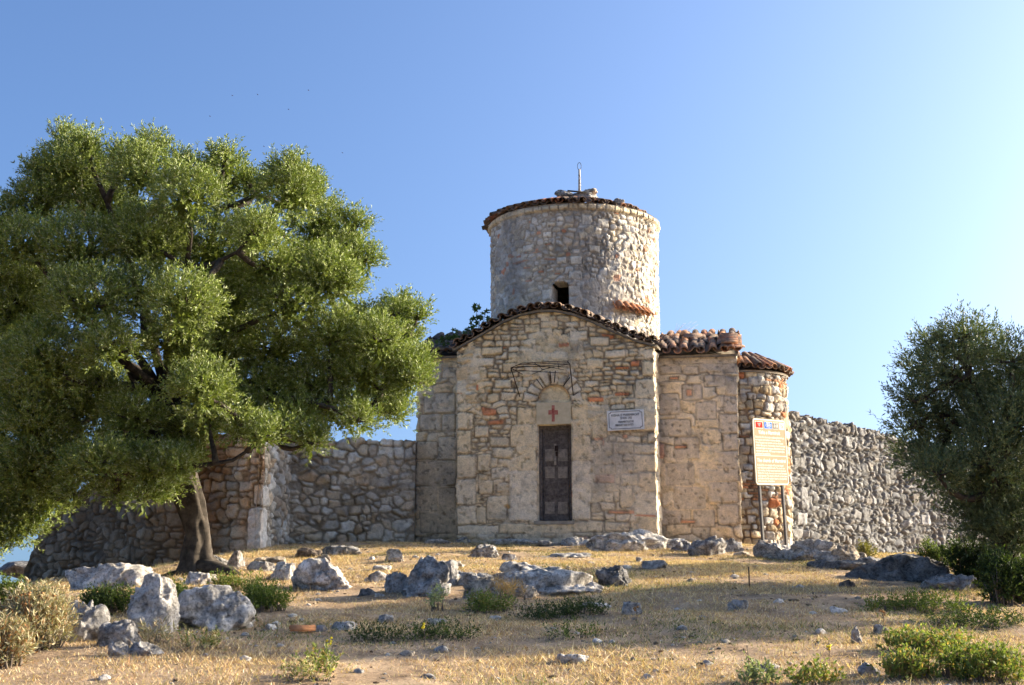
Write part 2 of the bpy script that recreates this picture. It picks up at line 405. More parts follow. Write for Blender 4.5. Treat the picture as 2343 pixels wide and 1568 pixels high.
gab = [(1043, 800), (1075, 782), (1110, 762), (1150, 738), (1190, 722), (1230, 713), (1270, 712), (1310, 720), (1350, 735), (1400, 758), (1450, 779), (1502, 792)]
gu, gzz = zip(*[fac(*g) for g in gab])
ZR = fac(1600, 812, ARM)[1]; ZL = fac(1000, 815, ARM)[1]
def ctop(s):
    if SF - .001 <= s <= SG + .001: return float(np.interp(s - SF, gu, gzz))
    if s < SF: return ZL if s < SA else float(np.interp(s, [SA, SF], [ZL, gzz[0]]))
    if s <= SR: return float(np.interp(s, [SG, SR], [gzz[-1], ZR]))
    return ZR
W = Wall(path, lambda s: ZB, ctop, .021, .021, cap=False)
def rf(x0, y0, x1, y1, c=None, v=0., base=None):
    a = fac(x0, y0, v); b = fac(x1, y1, v); base = SF if base is None else base
    return (a[0] + base, b[0] + base, min(a[1], b[1]), max(a[1], b[1]), c)
BK = tuple(BRICK); PALE = (.56, .49, .375)
FB = [ # big blocks of the front wall, in picture coordinates
 (1232, 1194, 1380, 1218), (1142, 1198, 1228, 1220), (1044, 1202, 1140, 1222), (1384, 1196, 1440, 1216), (1380, 1220, 1500, 1240),
 (1163, 1078, 1228, 1193, PALE), (1183, 1024, 1228, 1076), (1168, 972, 1228, 1022), (1183, 932, 1228, 970),
 (1308, 1054, 1352, 1190, PALE), (1307, 997, 1352, 1052), (1308, 960, 1352, 994), (1307, 928, 1345, 958),
 (1044, 1158, 1096, 1200), (1043, 1098, 1088, 1155), (1043, 1040, 1088, 1095), (1043, 985, 1078, 1037), (1043, 945, 1080, 982), (1043, 903, 1066, 942), (1043, 872, 1068, 900), (1043, 840, 1070, 868),
 (1455, 1180, 1503, 1235), (1452, 1128, 1503, 1176), (1462, 1082, 1503, 1125), (1448, 1040, 1503, 1078), (1444, 1015, 1503, 1037), (1480, 990, 1503, 1012), (1452, 915, 1503, 985), (1450, 868, 1500, 912), (1468, 826, 1498, 860), (1473, 800, 1497, 822),
 (1376, 1012, 1448, 1036), (1420, 1085, 1460, 1110), (1415, 1112, 1446, 1160), (1354, 965, 1388, 1000), (1378, 925, 1395, 960), (1410, 880, 1446, 902), 
 (1115, 1135, 1160, 1190), (1090, 1160, 1113, 1198), (1092, 1040, 1122, 1078), (1124, 1070, 1160, 1096), (1095, 1098, 1128, 1130),
 (1120, 1000, 1166, 1022), (1124, 1024, 1180, 1048), (1085, 975, 1118, 1000), (1200, 742, 1235, 760), (1237, 735, 1275, 750), (1300, 758, 1345, 778), (1250, 765, 1296, 785), (1350, 770, 1395, 790),
 (1385, 800, 1430, 818), (1340, 820, 1380, 842), (1290, 858, 1330, 884), (1100, 795, 1150, 812), (1075, 820, 1130, 838), (1150, 830, 1180, 850), (1130, 868, 1168, 888),
 (1390, 1167, 1450, 1175, BK), (1452, 1177, 1500, 1181, BK), (1305, 905, 1325, 914, BK), (1345, 908, 1380, 918, BK), (1204, 906, 1228, 914, BK), (1185, 908, 1202, 916, BK),
 (1422, 992, 1436, 1002, BK), (1377, 1002, 1382, 1020, BK), (1408, 838, 1440, 843, BK), (1276, 785, 1300, 792, BK), (1090, 880, 1096, 892, BK), (1405, 898, 1440, 905, BK), (1358, 1000, 1380, 1006, BK)]
blocks = [rf(*b) for b in FB]
# arch stones over the door: a fan of blocks drawn as small rects
_u, _z = fac(1267, 918); _r = abs(fac(1302, 918)[0] - _u)
_w = fac(1308, 924)[0] + SF
blocks = [b for b in blocks if not (b[0] > SF + fac(1180, 918)[0] and b[1] < SF + fac(1350, 918)[0] and b[2] > _z - .02 and b[3] < _z + .6)]
for k in range(9):
    blocks.append(('w', _u + SF, _z, _r + .035, _r + .24 + .03 * (k % 3), math.pi * (k + .5) / 9, math.pi / 18 * .94, tuple(np.array((.50, .435, .33)) * (.92 + .05 * (k % 4)))))
blocks.append(('w', _u + SF, _z, _r - .01, _r + .026, math.pi / 2, math.pi / 2, (.58, .36, .17)))
WB = []
for (x0, y0, x1, y1) in [(1640, 805, 1690, 830), (1600, 832, 1650, 852), (1652, 832, 1690, 852), (1610, 860, 1660, 885), (1660, 860, 1691, 905), (1508, 838, 1560, 856), (1562, 838, 1598, 856), (1508, 812, 1540, 834), (1542, 812, 1580, 834), (1582, 812, 1636, 830),
    (1655, 908, 1691, 945), (1645, 948, 1691, 990), (1590, 920, 1640, 960), (1652, 993, 1691, 1030), (1540, 1000, 1600, 1050), (1640, 1032, 1691, 1072), (1600, 1075, 1691, 1100), (1520, 1060, 1590, 1110), (1620, 1103, 1691, 1150), (1540, 1115, 1615, 1165), (1640, 1153, 1691, 1200), (1508, 1168, 1580, 1200), (1585, 1168, 1636, 1205), (1560, 880, 1606, 915),
    (1508, 960, 1580, 998), (1508, 900, 1555, 950)]:
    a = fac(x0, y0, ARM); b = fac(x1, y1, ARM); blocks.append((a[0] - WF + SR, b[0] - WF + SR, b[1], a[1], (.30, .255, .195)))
for (x0, y0, x1, y1) in [(1570, 890, 1585, 905), (1540, 1018, 1570, 1025), (1556, 1190, 1590, 1197), (1530, 862, 1552, 868)]:
    a = fac(x0, y0, ARM); b = fac(x1, y1, ARM); blocks.append((a[0] - WF + SR, b[0] - WF + SR, b[1], a[1], BK))
for (x0, y0, x1, y1) in [(970, 900, 1043, 945), (960, 948, 1010, 985), (1012, 948, 1043, 985), (950, 1010, 1000, 1050), (1002, 1000, 1043, 1060), (950, 1055, 1043, 1110), (950, 1112, 1000, 1170), (1002, 1115, 1043, 1175), (960, 1175, 1043, 1220), (985, 840, 1010, 870), (1012, 842, 1043, 865)]:
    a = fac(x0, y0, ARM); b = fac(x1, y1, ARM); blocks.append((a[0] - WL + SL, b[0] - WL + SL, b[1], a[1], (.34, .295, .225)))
sd_ = [rows(SF - .1, SG + .1, .9, 2.2, (.11, .2), (.14, .34), r=np.random.default_rng(1)), rows(SF - .1, SG + .1, 2.2, 5.2, (.07, .135), (.11, .29), r=np.random.default_rng(2)), rows(SF - .1, SG + .1, .2, .9, (.1, .2), (.2, .45), r=np.random.default_rng(3)),
       rows(-.2, SF - .1, .2, 4.8, (.22, .36), (.3, .6), r=np.random.default_rng(4)), rows(SG + .1, cum[-1], .2, 4.9, (.2, .34), (.3, .6), r=np.random.default_rng(5))]
fz = lambda py: fac(1400, py)[1]
def fill(S, V, P):
    wing = ((S > SG + .02) | (S < SF - .02)) * (.42 + .3 * fbm(P, 3, 1.2))
    u = S - SF
    c = fac(1400, 1050); f = np.exp(-(((u - c[0]) / .6) ** 2 + ((V - c[1]) / .7) ** 2) * 1.3) * .7
    lo = sstep(3.0, 1.8, V) * .26 + np.where(V < 2.9, .12, 0)
    top = sstep(3.6, 2.9, V) * .12
    return np.clip(np.where((S >= SF - .02) & (S <= SG + .02), f + lo * .8 + top + .3 * fbm(P, 3, 1.5) * (V < 3), wing), 0, 1)
def greyf(S, V, P):
    u = S - SF; out = 0
    for px, py, rx, ry in ((1405, 1045, .38, .33), (1370, 1130, .16, .5), (1300, 800, .5, .14), (1140, 1180, .4, .1)):
        c = fac(px, py); out = out + np.exp(-(((u - c[0]) / rx) ** 2 + ((V - c[1]) / ry) ** 2) * 1.5)
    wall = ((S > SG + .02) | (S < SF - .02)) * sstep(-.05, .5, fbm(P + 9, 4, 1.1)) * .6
    low = sstep(1.1, .6, V) * .35
    return np.clip(out * (.45 + .7 * fbm(P, 4, 4)) * ((u > 0) & (u < WF)) + wall + low, 0, .75)
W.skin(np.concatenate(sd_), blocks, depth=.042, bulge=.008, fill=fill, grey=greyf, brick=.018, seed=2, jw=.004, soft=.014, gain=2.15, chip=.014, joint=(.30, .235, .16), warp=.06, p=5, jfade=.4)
DU0, DZ1 = fac(1229, 972); DU1, DZ0 = fac(1307, 1192)
TUc, TZs = fac(1267, 918); TR_ = abs(fac(1302, 918)[0] - TUc)
_, TZb = fac(1267, 970)
holes = [(fac(1119, 897), .045, .035), (fac(1160, 1160), .05, .035), (fac(1010, 1080, ARM), .03, .02)]
def carve(S, Z, h):
    u = S - SF
    door = np.minimum(np.minimum(u - DU0, DU1 - u), np.minimum(Z - DZ0, DZ1 - Z))
    h = np.where((door > -.015) & (u > 0) & (u < WF), np.where(door > 0, -.34, h * .3), h)
    pan = (np.abs(u - TUc) < TR_ + .0) & (Z > DZ1) & (Z < TZs) | ((np.hypot(u - TUc, (Z - TZs)) < TR_) & (Z >= TZs))
    h = np.where(pan, np.where(Z > fac(1267, 924)[1], -.045 + h * .25, -.02 + h * .08), h)
    for (c, rx, rz) in holes: h = h - .12 * np.exp(-(((u - c[0]) / rx) ** 2 + ((Z - c[1]) / rz) ** 2) ** 2)
    return h
panm = (np.abs(W.S - SF - TUc) < TR_) & (W.Z > DZ1) & (W.Z < TZs) | ((np.hypot(W.S - SF - TUc, W.Z - TZs) < TR_) & (W.Z >= TZs))
W.C[panm] = W.C[panm] * .25 + np.array([.80, .66, .42]) * .75
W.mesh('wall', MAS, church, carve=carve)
# lintel plate with painted cross
def fbox(mb, x0, y0, x1, y1, proud, thick, v=0., c=None):
    a = fac(x0, y0, v); b = fac(x1, y1, v); u0, u1, z0, z1 = a[0], b[0], b[1], a[1]
    m = L2W((u0 + u1) / 2, v - proud + thick / 2, (z0 + z1) / 2)
    mb.box(m, np.append(e1 * (u1 - u0) / 2, 0), np.append(e2 * thick / 2, 0), (0, 0, (z1 - z0) / 2), c)
mb = MB(); fbox(mb, 1227, 922, 1306, 970, .012, .06); lint = mb.build('lintel_panel', PLASTER, church, False)
mb = MB(); fbox(mb, 1262, 928, 1269, 965, .016, .006); fbox(mb, 1254.5, 939, 1261.8, 949, .016, .006); fbox(mb, 1269.2, 939, 1276.5, 949, .016, .006)
mb.build('cross', REDP, lint, False)
# door: frame, two leaves with raised panels
mb = MB(); fbox(mb, 1230, 972, 1306, 979, -.16, .1); fbox(mb, 1230, 979.2, 1238, 1190, -.16, .1); fbox(mb, 1299, 979.2, 1306, 1190, -.16, .1)
dfr = mb.build('door_frame', WOOD, church, False)
mb = MB(); fbox(mb, 1238.2, 979.4, 1298.8, 1190, -.2, .045)
door = mb.build('door', WOOD, church, False)
for i, (y0, y1) in enumerate([(985, 1012), (1026, 1053), (1066, 1092), (1104, 1132), (1147, 1174)]):
    for j, (x0, x1) in enumerate([(1243, 1265), (1273, 1295)]):
        if (i, j) in ((0, 0), (0, 1), (3, 0), (3, 1)):
            fr = MB(); fbox(fr, x0, y0, x1, y0 + 3, -.185, .02); fbox(fr, x0, y1 - 3, x1, y1, -.185, .02); fbox(fr, x0, y0 + 3.1, x0 + 2.5, y1 - 3.1, -.185, .02); fbox(fr, x1 - 2.5, y0 + 3.1, x1, y1 - 3.1, -.185, .02)
            fr.build('sunk_panel', WOOD, door, False)
        else:
            fr = MB(); fbox(fr, x0, y0, x1, y1, -.188, .014); fbox(fr, x0 + 4, y0 + 5, x1 - 4, y1 - 5, -.174, .016)
            fr.build('raised_panel', WOODL, door, False)
mb = MB(); fbox(mb, 1264.5, 1014, 1269.5, 1062, -.15, .03); mb.build('meeting_strip', WOODL, door, False)
mb = MB(); fbox(mb, 1266, 1018, 1274, 1030, -.135, .02); fbox(mb, 1268, 1032, 1273, 1042, -.135, .025); mb.build('latch', IRON, door, False)
mb = MB(); fbox(mb, 1222, 1192.5, 1314, 1200, .03, .3); mb.build('threshold', m_plain('threshold_stone', (.25, .22, .18), (.38, .34, .28), 8), church, False)

def text(body, size, org3, xdir, ydir, parent, mat, name='lettering', align='CENTER', width=None, offset=0.0, thick=.002):
    cu = bpy.data.curves.new(name, 'FONT'); cu.body = body; cu.size = size; cu.align_x = align; cu.extrude = thick; cu.offset = offset; cu.resolution_u = 3
    t = bpy.data.objects.new(name, cu); col.objects.link(t); bpy.context.view_layer.update()
    me = bpy.data.meshes.new_from_object(t.evaluated_get(bpy.context.evaluated_depsgraph_get())); bpy.data.objects.remove(t)
    n = len(me.vertices); co = np.zeros(n * 3, np.float32); me.vertices.foreach_get('co', co); co = co.reshape(-1, 3).astype(float)
    if width is not None and n:
        wd = co[:, 0].max() - co[:, 0].min(); co[:, 0] *= width / wd
        if align == 'CENTER': co[:, 0] -= (co[:, 0].max() + co[:, 0].min()) / 2
    xd = np.array(xdir, float); yd = np.array(ydir, float); nd = np.cross(xd, yd)
    Wd = np.array(org3)[None] + co[:, :1] * xd + co[:, 1:2] * yd + co[:, 2:] * nd - origin(parent)
    me.vertices.foreach_set('co', Wd.astype(np.float32).ravel()); me.update(); me.materials.clear(); me.materials.append(mat)
    o = bpy.data.objects.new(name, me); col.objects.link(o); o.parent = parent; return o
# marble plaque
pa = fac(1389.5, 940.5); pb = fac(1474, 984); tilt = R(1.7)
pcu, pcz = (pa[0] + pb[0]) / 2, (pa[1] + pb[1]) / 2; pw, ph = (pb[0] - pa[0]) / 2, (pa[1] - pb[1]) / 2
xd = np.append(e1 * math.cos(tilt), math.sin(tilt)); yd = np.append(-e1 * math.sin(tilt), math.cos(tilt)); nd = np.append(-e2, 0)
pc = L2W(pcu, -.05, pcz)
mb = MB(); mb.box(pc, xd * pw, nd * .02, yd * ph); plaque = mb.build('plaque', MARBLE, church, False)
def pl(a, b, z=.023): return pc + xd * pw * a + yd * ph * b + nd * z
mb = MB()
o_ = [(-.9, .72), (-.8, .74), (-.8, .86), (.8, .86), (.8, .74), (.9, .72), (.9, -.72), (.8, -.74), (.8, -.86), (-.8, -.86), (-.8, -.74), (-.9, -.72)]
for i in range(12):
    a, b = pl(*o_[i]), pl(*o_[(i + 1) % 12]); m = (a + b) / 2; d = (b - a) / 2; n_ = np.cross(d, nd); n_ = n_ / np.linalg.norm(n_) * .004
    mb.box(m, d, n_, nd * .0015 * (1 + .02 * i))
mb.build('border_line', LETTER, plaque, False)
for s_, zz, wd, cx_ in (('KISHA E MARMIROIT', .40, 1.52, 0), ('SHEK XII', .09, .62, 0.02), ('MONUMENT KULTURE', -.27, .84, 0.02), ('MBROHET NGA SHTETI', -.6, .98, -.08)):
    text(s_, .06 if zz > 0 else .054, pl(cx_, zz), xd, yd, plaque, LETTER, width=wd * pw, offset=.0)
# iron canopy frame over the door
def zp(x, y, v): # zoomed picture -> world, v metres before the front wall
    u, z = fac((1900 + x / 2.063) * .6049, (1300 + y / 2.063) * .6049, -v); return L2W(u, -v, z)
mb = MB(); q = .5
bars = [((65, 190, q), (525, 160, q), 6), ((65, 205, q), (500, 232, q), 5), ((150, 153, .05), (520, 135, .05), 5), ((65, 190, q), (150, 153, .05), 6), ((525, 160, q), (505, 137, .05), 6), ((65, 190, q), (155, 240, .1), 5),
        ((65, 190, q), (135, 415, .05), 8), ((525, 160, q), (552, 405, .05), 8), ((552, 405, .05), (592, 380, .02), 5), ((110, 178, .4), (505, 182, .4), 5), ((170, 150, .1), (480, 205, .45), 4), ((300, 205, .45), (525, 160, .3), 4), ((120, 165, .2), (520, 150, .2), 5), ((230, 240, .05), (370, 185, .5), 4),
        ((265, 275, .05), (315, 345, .03), 7), ((370, 215, .06), (380, 308, .03), 8), ((412, 212, .06), (405, 303, .03), 8), ((527, 262, .05), (475, 330, .03), 7), ((250, 150, .05), (310, 200, .5), 4), ((430, 140, .05), (440, 195, .45), 4), ((65, 190, q), (65, 240, .3), 4)]
for a, b, r_ in bars: mb.tube([zp(*a), zp(*b)], .00125 * r_, 6)
mb.build('canopy_frame', IRON, church)

# ---------------- drum
DEP = 26.6; tc = at(1313, 560, DEP)[:2]; TRAD = (196 / FPX) * DEP / (math.cos(PITCH) * 1.0 - .05 * 0) * .985
TTOP = at(1117, 522, DEP)[2]; 
nseg = 560; aa = np.linspace(0, 2 * math.pi, nseg + 1); a0 = R(90)
tp = np.stack([tc[0] + TRAD * np.cos(a0 - aa), tc[1] + TRAD * np.sin(a0 - aa)], 1)[::-1]   # seam at the back
WT = Wall(tp, lambda s: 3.2, lambda s: TTOP, .02, .02, cap=False)
LT = WT.cum[-1]
def drum_s(px): # s of the front surface seen at picture column px
    x = (px - 1313) / 195.; ang = math.asin(max(-1, min(1, x))); view = math.atan2(tc[0], tc[1])
    th = math.atan2(-math.cos(ang), math.sin(ang)) ; th = th + 0 * view
    p = tc + TRAD * np.array([math.cos(th - view), math.sin(th - view)])
    return WT.s[np.argmin(np.hypot(*(WT.xy - p).T))]
def dz(py, px=1313):
    x = (px - 1313) / 195.; yy = DEP - TRAD * math.sqrt(max(0, 1 - x * x)); return at(px, py, yy)[2]
ws0, ws1 = sorted((drum_s(1264), drum_s(1301))); wz0, wz1 = dz(712), dz(643)
bl = []
rr = np.random.default_rng(12)
for (x0, y0, x1, y1) in [(1176, 600, 1214, 603), (1232, 618, 1246, 624), (1205, 637, 1220, 643), (1245, 590, 1276, 595), (1270, 622, 1284, 627), (1404, 582, 1412, 589), (1218, 576, 1240, 580), (1248, 557, 1264, 561), (1200, 610, 1216, 614)]:
    s_ = sorted((drum_s(x0), drum_s(x1))); bl.append((s_[0], s_[1], dz(y1, x0), dz(y0, x0), BK))
for (x0, y0, x1, y1) in [(1300, 655, 1326, 676), (1300, 678, 1330, 705), (1228, 690, 1262, 700), (1240, 662, 1264, 688), (1304, 585, 1330, 605), (1275, 586, 1296, 602), (1300, 620, 1330, 640), (1245, 530, 1265, 545), (1365, 500, 1392, 520), (1330, 490, 1355, 512), (1340, 700, 1370, 720), (1200, 560, 1225, 575), (1345, 560, 1372, 578)]:
    s_ = sorted((drum_s(x0), drum_s(x1))); bl.append((s_[0], s_[1], dz(y1, x0), dz(y0, x0), (.50, .46, .38)))
for i in range(60): # band of flat stones under the eave
    s0 = LT * i / 60; bl.append((s0 + .004, s0 + LT / 60 - .004, TTOP - .115, TTOP - .005, tuple(np.array((.50, .42, .28)) * rr.uniform(.8, 1.15))))
sdt = np.concatenate([rows(0, LT, 3.1, TTOP + .1, (.07, .135), (.09, .21), jit=.7, r=np.random.default_rng(21))])
WT.skin(sdt, bl, pal=PAL_GREY + [(.45, .38, .27)], depth=.03, bulge=.006, p=5, jw=.005, soft=.014, joint=(.33, .28, .21), brick=.03, warp=.085, seed=5, rough=.018, tilt=.12, chip=.012, gain=1.6, jfade=.4,
        fill=lambda S, V, P: np.clip(.12 + .8 * fbm(P, 3, 1.1), 0, .8), grey=lambda S, V, P: np.clip(sstep(.05, .6, fbm(P + 5, 4, 1.2)) * .6, 0, .6))
def carve_t(S, Z, h):
    arch = np.where(Z > wz1 - .12, np.hypot((S - (ws0 + ws1) / 2) / ((ws1 - ws0) / 2), (Z - wz1 + .12) / .12) < 1, (S > ws0) & (S < ws1) & (Z > wz0))
    h = h + .05 * ((Z > TTOP - .12))
    return np.where(arch, -.38, h)
drum = WT.mesh('drum_wall', MAS, church, carve=carve_t, cut=lambda s, z: (s > ws0 + .012) & (s < ws1 - .012) & (z > wz0) & (z < wz1 - .035))
tag(drum, label='round drum tower wall of mortared grey rubble')

# ---------------- apse on the right end
ac = O + (WR) * e1 + (ARM + 1.12) * e2; AR = .97
ZA = at(1800, 868, ac[1])[2]
ang = np.linspace(R(-104), R(95), 170)
base_ang = math.atan2(e1[1], e1[0])
apath = np.stack([ac[0] + AR * np.cos(base_ang + ang), ac[1] + AR * np.sin(base_ang + ang)], 1)
WA = Wall(apath, lambda s: .3, lambda s: ZA, .02, .02, cap=False)
ra = np.random.default_rng(33)
bl = [(ra.uniform(0, 2.8), 0, z_, 0) for z_ in []]
for zz_, s0, s1, n_ in ((fac(1750, 883, ARM + 1)[1], .2, 2.9, 2), (fac(1750, 1150, ARM + 1)[1], .1, 2.6, 7), (fac(1750, 1010, ARM + 1)[1], .2, 2.9, 1)):
    for k in range(n_):
        s_ = s0 + ra.random() * .1
        while s_ < s1:
            w_ = ra.uniform(.12, .26)
            if ra.random() < .5: bl.append((s_, s_ + w_, zz_ + k * .055, zz_ + k * .055 + .045, tuple(np.array((.40, .19, .10)) * ra.uniform(.8, 1.2))))
            s_ += w_ + .01
WA.skin(rows(-.2, WA.cum[-1] + .2, .2, ZA + .1, (.11, .19), (.13, .3), jit=.35, r=np.random.default_rng(34)), bl, pal=PAL_WARM + PAL_GREY, depth=.045, bulge=.008, p=6, soft=.014, joint=(.24, .17, .11), brick=.05, seed=8, jw=.005, rough=.02, tilt=.15, chip=.02, gain=1.25)
WA.mesh('apse_wall', MAS, church)

# ---------------- roof tiles
TCOL = [(.34, .15, .085), (.30, .17, .11), (.24, .16, .115), (.38, .19, .10), (.20, .14, .11), (.42, .22, .12)]
TDARK = [(.16, .115, .085), (.20, .14, .10), (.13, .10, .08), (.23, .15, .10)]
rt = np.random.default_rng(44)
def tile(mb, P, ax, up, ln=.42, r0=.082, r1=.066, conv=1, pal=TCOL, th=.014, c=None):
    P = np.array(P, float); ax = np.array(ax, float); ax /= np.linalg.norm(ax); up = np.array(up, float); up = up - ax * (up @ ax); up /= np.linalg.norm(up)
    sd = np.cross(ax, up); k = 8; a = np.linspace(0, math.pi, k); V = []
    for (l, r_) in ((0, r0), (ln, r1)):
        for rr_ in (r_, r_ - th):
            for t_ in a: V.append(P + ax * l + sd * rr_ * math.cos(t_) + up * (rr_ * .85 * math.sin(t_) * conv))
    V = np.array(V); F = []
    def idx(l, s, j): return (l * 2 + s) * k + j
    for j in range(k - 1):
        F += [[idx(0, 0, j), idx(1, 0, j), idx(1, 0, j + 1), idx(0, 0, j + 1)], [idx(0, 1, j), idx(0, 1, j + 1), idx(1, 1, j + 1), idx(1, 1, j)],
              [idx(0, 0, j), idx(0, 0, j + 1), idx(0, 1, j + 1), idx(0, 1, j)], [idx(1, 0, j), idx(1, 1, j), idx(1, 1, j + 1), idx(1, 0, j + 1)]]
    for j in (0, k - 1): F.append([idx(0, 0, j), idx(0, 1, j), idx(1, 1, j), idx(1, 0, j)])
    cc = c if c is not None else np.array(pal[rt.integers(len(pal))]) * rt.uniform(.8, 1.2)
    mb.add(V, F, cc)
def tile_field(mb, posf, a0, a1, s0, s1, pal=TCOL, step=.165, ln=.40, jit=.02, miss=0., lift=.0):
    """posf(a, s) -> world point; tiles run from s0 (eave) upwards"""
    n = max(1, int((a1 - a0) / step)); m = max(1, int((s1 - s0) / (ln * .78)) + 1)
    for j in range(m):
        for i in range(n + 1):
            for cv in (-1, 1):
                if rt.random() < miss: continue
                a = a0 + (i + (.5 if cv > 0 else 0)) * (a1 - a0) / n + rt.normal() * jit
                if a > a1 + .02: continue
                s = s0 + j * ln * .78 + rt.normal() * jit * 1.2 - (.02 if cv > 0 else 0)
                P = np.array(posf(a, s)); Q = np.array(posf(a + rt.normal() * .015, s + ln)); A = np.array(posf(a + .05, s)) - P
                up = np.cross(A, Q - P); up = up if up[2] > 0 else -up; up /= np.linalg.norm(up)
                tile(mb, P + up * (.035 * (1 + j * .0) + (.05 if cv > 0 else .075) * (1 if cv > 0 else .9) + lift + .01 * rt.random()), Q - P + up * .03, up, ln, conv=cv, pal=pal)
# front arm: a low vault following the curved gable
mb = MB(); gl = np.linspace(-.08, WF + .06, 60)
vz = lambda u: float(np.interp(u, gu, gzz))
V = np.array([[L2W(u, v, vz(u) + .02 + .12 * max(v, 0) - (.05 if k else 0)) for u in gl] for k, v in ((0, -.07), (0, .6), (0, 1.3), (0, 1.9))])
slabm = m_plain('roof_mortar', (.14, .12, .09), (.26, .22, .17), 10, .95, .8)
def slab(name, G, parent, th=.05):
    n, m = G.shape[:2]; A = G.reshape(-1, 3); B = A - np.array([0, 0, th]); F = gridF(n, m); nn = n * m
    ring = [i * m for i in range(n)] + [(n - 1) * m + j for j in range(1, m)] + [i * m + m - 1 for i in range(n - 2, -1, -1)] + [j for j in range(m - 2, 0, -1)]
    S_ = [[ring[i], ring[(i + 1) % len(ring)], ring[(i + 1) % len(ring)] + nn, ring[i] + nn] for i in range(len(ring))]
    return mk(name, np.concatenate([A, B]), np.concatenate([F, F[:, ::-1] + nn, np.array(S_)]), slabm, parent)
front_roof = slab('front_roof', V, church)
tile_field(mb, lambda a, s: L2W(a, s, vz(a) + .0 + .13 * max(s, -.2) + .01), -.02, WF + .02, -.13, 1.2, pal=TDARK + [TCOL[2]], step=.165, jit=.022)
mb.build('roof_tiles', TILE, front_roof)
# side arms
def arm_roof(u0, u1, ze, pal, miss=0., sl=.40):
    pf = lambda a, s: L2W(a, ARM + s, ze + .03 + sl * s)
    G = np.array([[L2W(u, v, ze + .015 + sl * (min(v, 2 * (ARM + 1.65) - v) - ARM)) for u in np.linspace(u0, u1, 12)] for v in (ARM - .08, ARM + .8, ARM + 1.65, ARM + 2.5, ARM + DEEP + .08)])
    r = slab('side_roof', G, church); mb = MB()
    tile_field(mb, pf, u0 + .02, u1 - .02, -.14, 1.5, pal=pal, miss=miss, jit=.03); return r, mb, pf
r1, mb, pf = arm_roof(WF + .02, WR + .04, ZR, TCOL + TDARK, 0, .36)
for k in range(18): # loose heap of broken tiles
    a = rt.uniform(WF + .75, WR - .05); s = rt.uniform(.25, 1.2); P = pf(a, s) + np.array([0, 0, .07 + rt.uniform(0, .09)])
    tile(mb, P, (rt.normal(), rt.normal() + .8, rt.normal() * .25), (rt.normal() * .3, rt.normal() * .3, 1), rt.uniform(.2, .4), conv=rt.choice([-1, 1]), pal=TCOL + TDARK)
for k in range(7): # verge tiles lying along the right edge
    P = pf(WR - .22, -.08 + k * .2) + np.array([0, 0, .1]); tile(mb, P, np.append(e1, -.04), (0, 0, 1), .34, conv=1, pal=TCOL)
    if k < 5: tile(mb, P + np.array([-.05, 0, .09]), np.append(e1, -.02), (0, 0, 1), .32, conv=1, pal=TCOL)
mb.build('roof_tiles', TILE, r1)
r2, mb, pf = arm_roof(WL - .02, 0.0, ZL, TDARK, .05, .36)
tile(mb, pf(WL, -.1) + np.array([0, 0, .12]), np.append(e1, 0), (0, 0, 1), .6, conv=1, pal=TDARK); tile(mb, pf(WL + .5, -.1) + np.array([0, 0, .1]), np.append(e1, 0), (0, 0, 1), .5, conv=1, pal=TDARK)
mb.build('roof_tiles', TILE, r2)
# back arm lid
G = np.array([[L2W(u, v, ZR + .02 + .25 * (1 - abs(u - WF / 2) / (WF / 2 + .2))) for u in np.linspace(0, WF, 9)] for v in (ARM + 2.0, ARM + DEEP + 1.2)])
slab('back_roof', G, church)
# apse roof: radial tiles
zAt = ZA + .62
G = np.array([[np.append(ac + rr_ * np.array([math.cos(base_ang + a), math.sin(base_ang + a)]), ZA + .5 * (1 - rr_ / (AR + .08))) for a in np.linspace(R(-104), R(95), 30)] for rr_ in (AR + .03, .5, .02)])
ar = slab('apse_roof', G, church, .04); mb = MB()
def apf(a, s): rr_ = AR + .03 - s; t = base_ang + a / AR; return np.append(ac + rr_ * np.array([math.cos(t), math.sin(t)]), ZA + .5 * (1 - rr_ / (AR + .08)))
tile_field(mb, apf, R(-98) * AR, R(92) * AR, .0, .25, pal=TCOL + TDARK, step=.15, jit=.02)
tile_field(mb, lambda a, s: apf(a, s), R(-98) * AR, R(92) * AR, .3, .5, pal=TCOL, step=.3, jit=.02)
mb.build('roof_tiles', TILE, ar)
# drum roof: low cone, tiles mostly left on the left side
def cf(a, s, R_=TRAD): 
    rr_ = TRAD + .05 - s; t = a / TRAD; return np.append(tc + rr_ * np.array([math.cos(t), math.sin(t)]), TTOP + .0 + .55 * (1 - rr_ / (TRAD + .1)))
G = np.array([[cf(a * TRAD, s) for a in np.linspace(0, 2 * math.pi, 60)] for s in (.03, .6, 1.2, TRAD + .04)])
cone = slab('drum_roof', G, church, .05); mb = MB()
A = lambda d: R(d) * TRAD
tile_field(mb, cf, A(150), A(275), -.04, 1.0, lift=-.04, pal=TDARK + [TCOL[2], TCOL[0]], step=.165, jit=.03)
tile_field(mb, cf, A(60), A(150), 0.0, 1.0, lift=-.04, pal=TDARK, step=.19, jit=.03)
tile_field(mb, cf, A(-85), A(60), .35, .8, lift=-.04, pal=TDARK + TCOL, step=.2, jit=.05, miss=.35)
for k, (ad, s_, ln_) in enumerate([(-52, -.02, .34), (-51, .02, .3), (-74, .1, .4), (-88, .2, .35), (-140, .1, .3), (-128, .12, .35), (-146, .06, .3), (-28, .0, .3), (-12, .05, .25)]):
    P = cf(A(ad), s_) + np.array([0, 0, .1]); P = P - (P - np.append(tc, P[2])) * .16; tile(mb, P, np.append((tc - P[:2]) / TRAD, .42) + np.array([rt.normal() * .25, 0, 0]), (0, -.3, 1), ln_, conv=1, c=np.array((.46, .20, .10)))
mb.build('roof_tiles', TILE, cone)
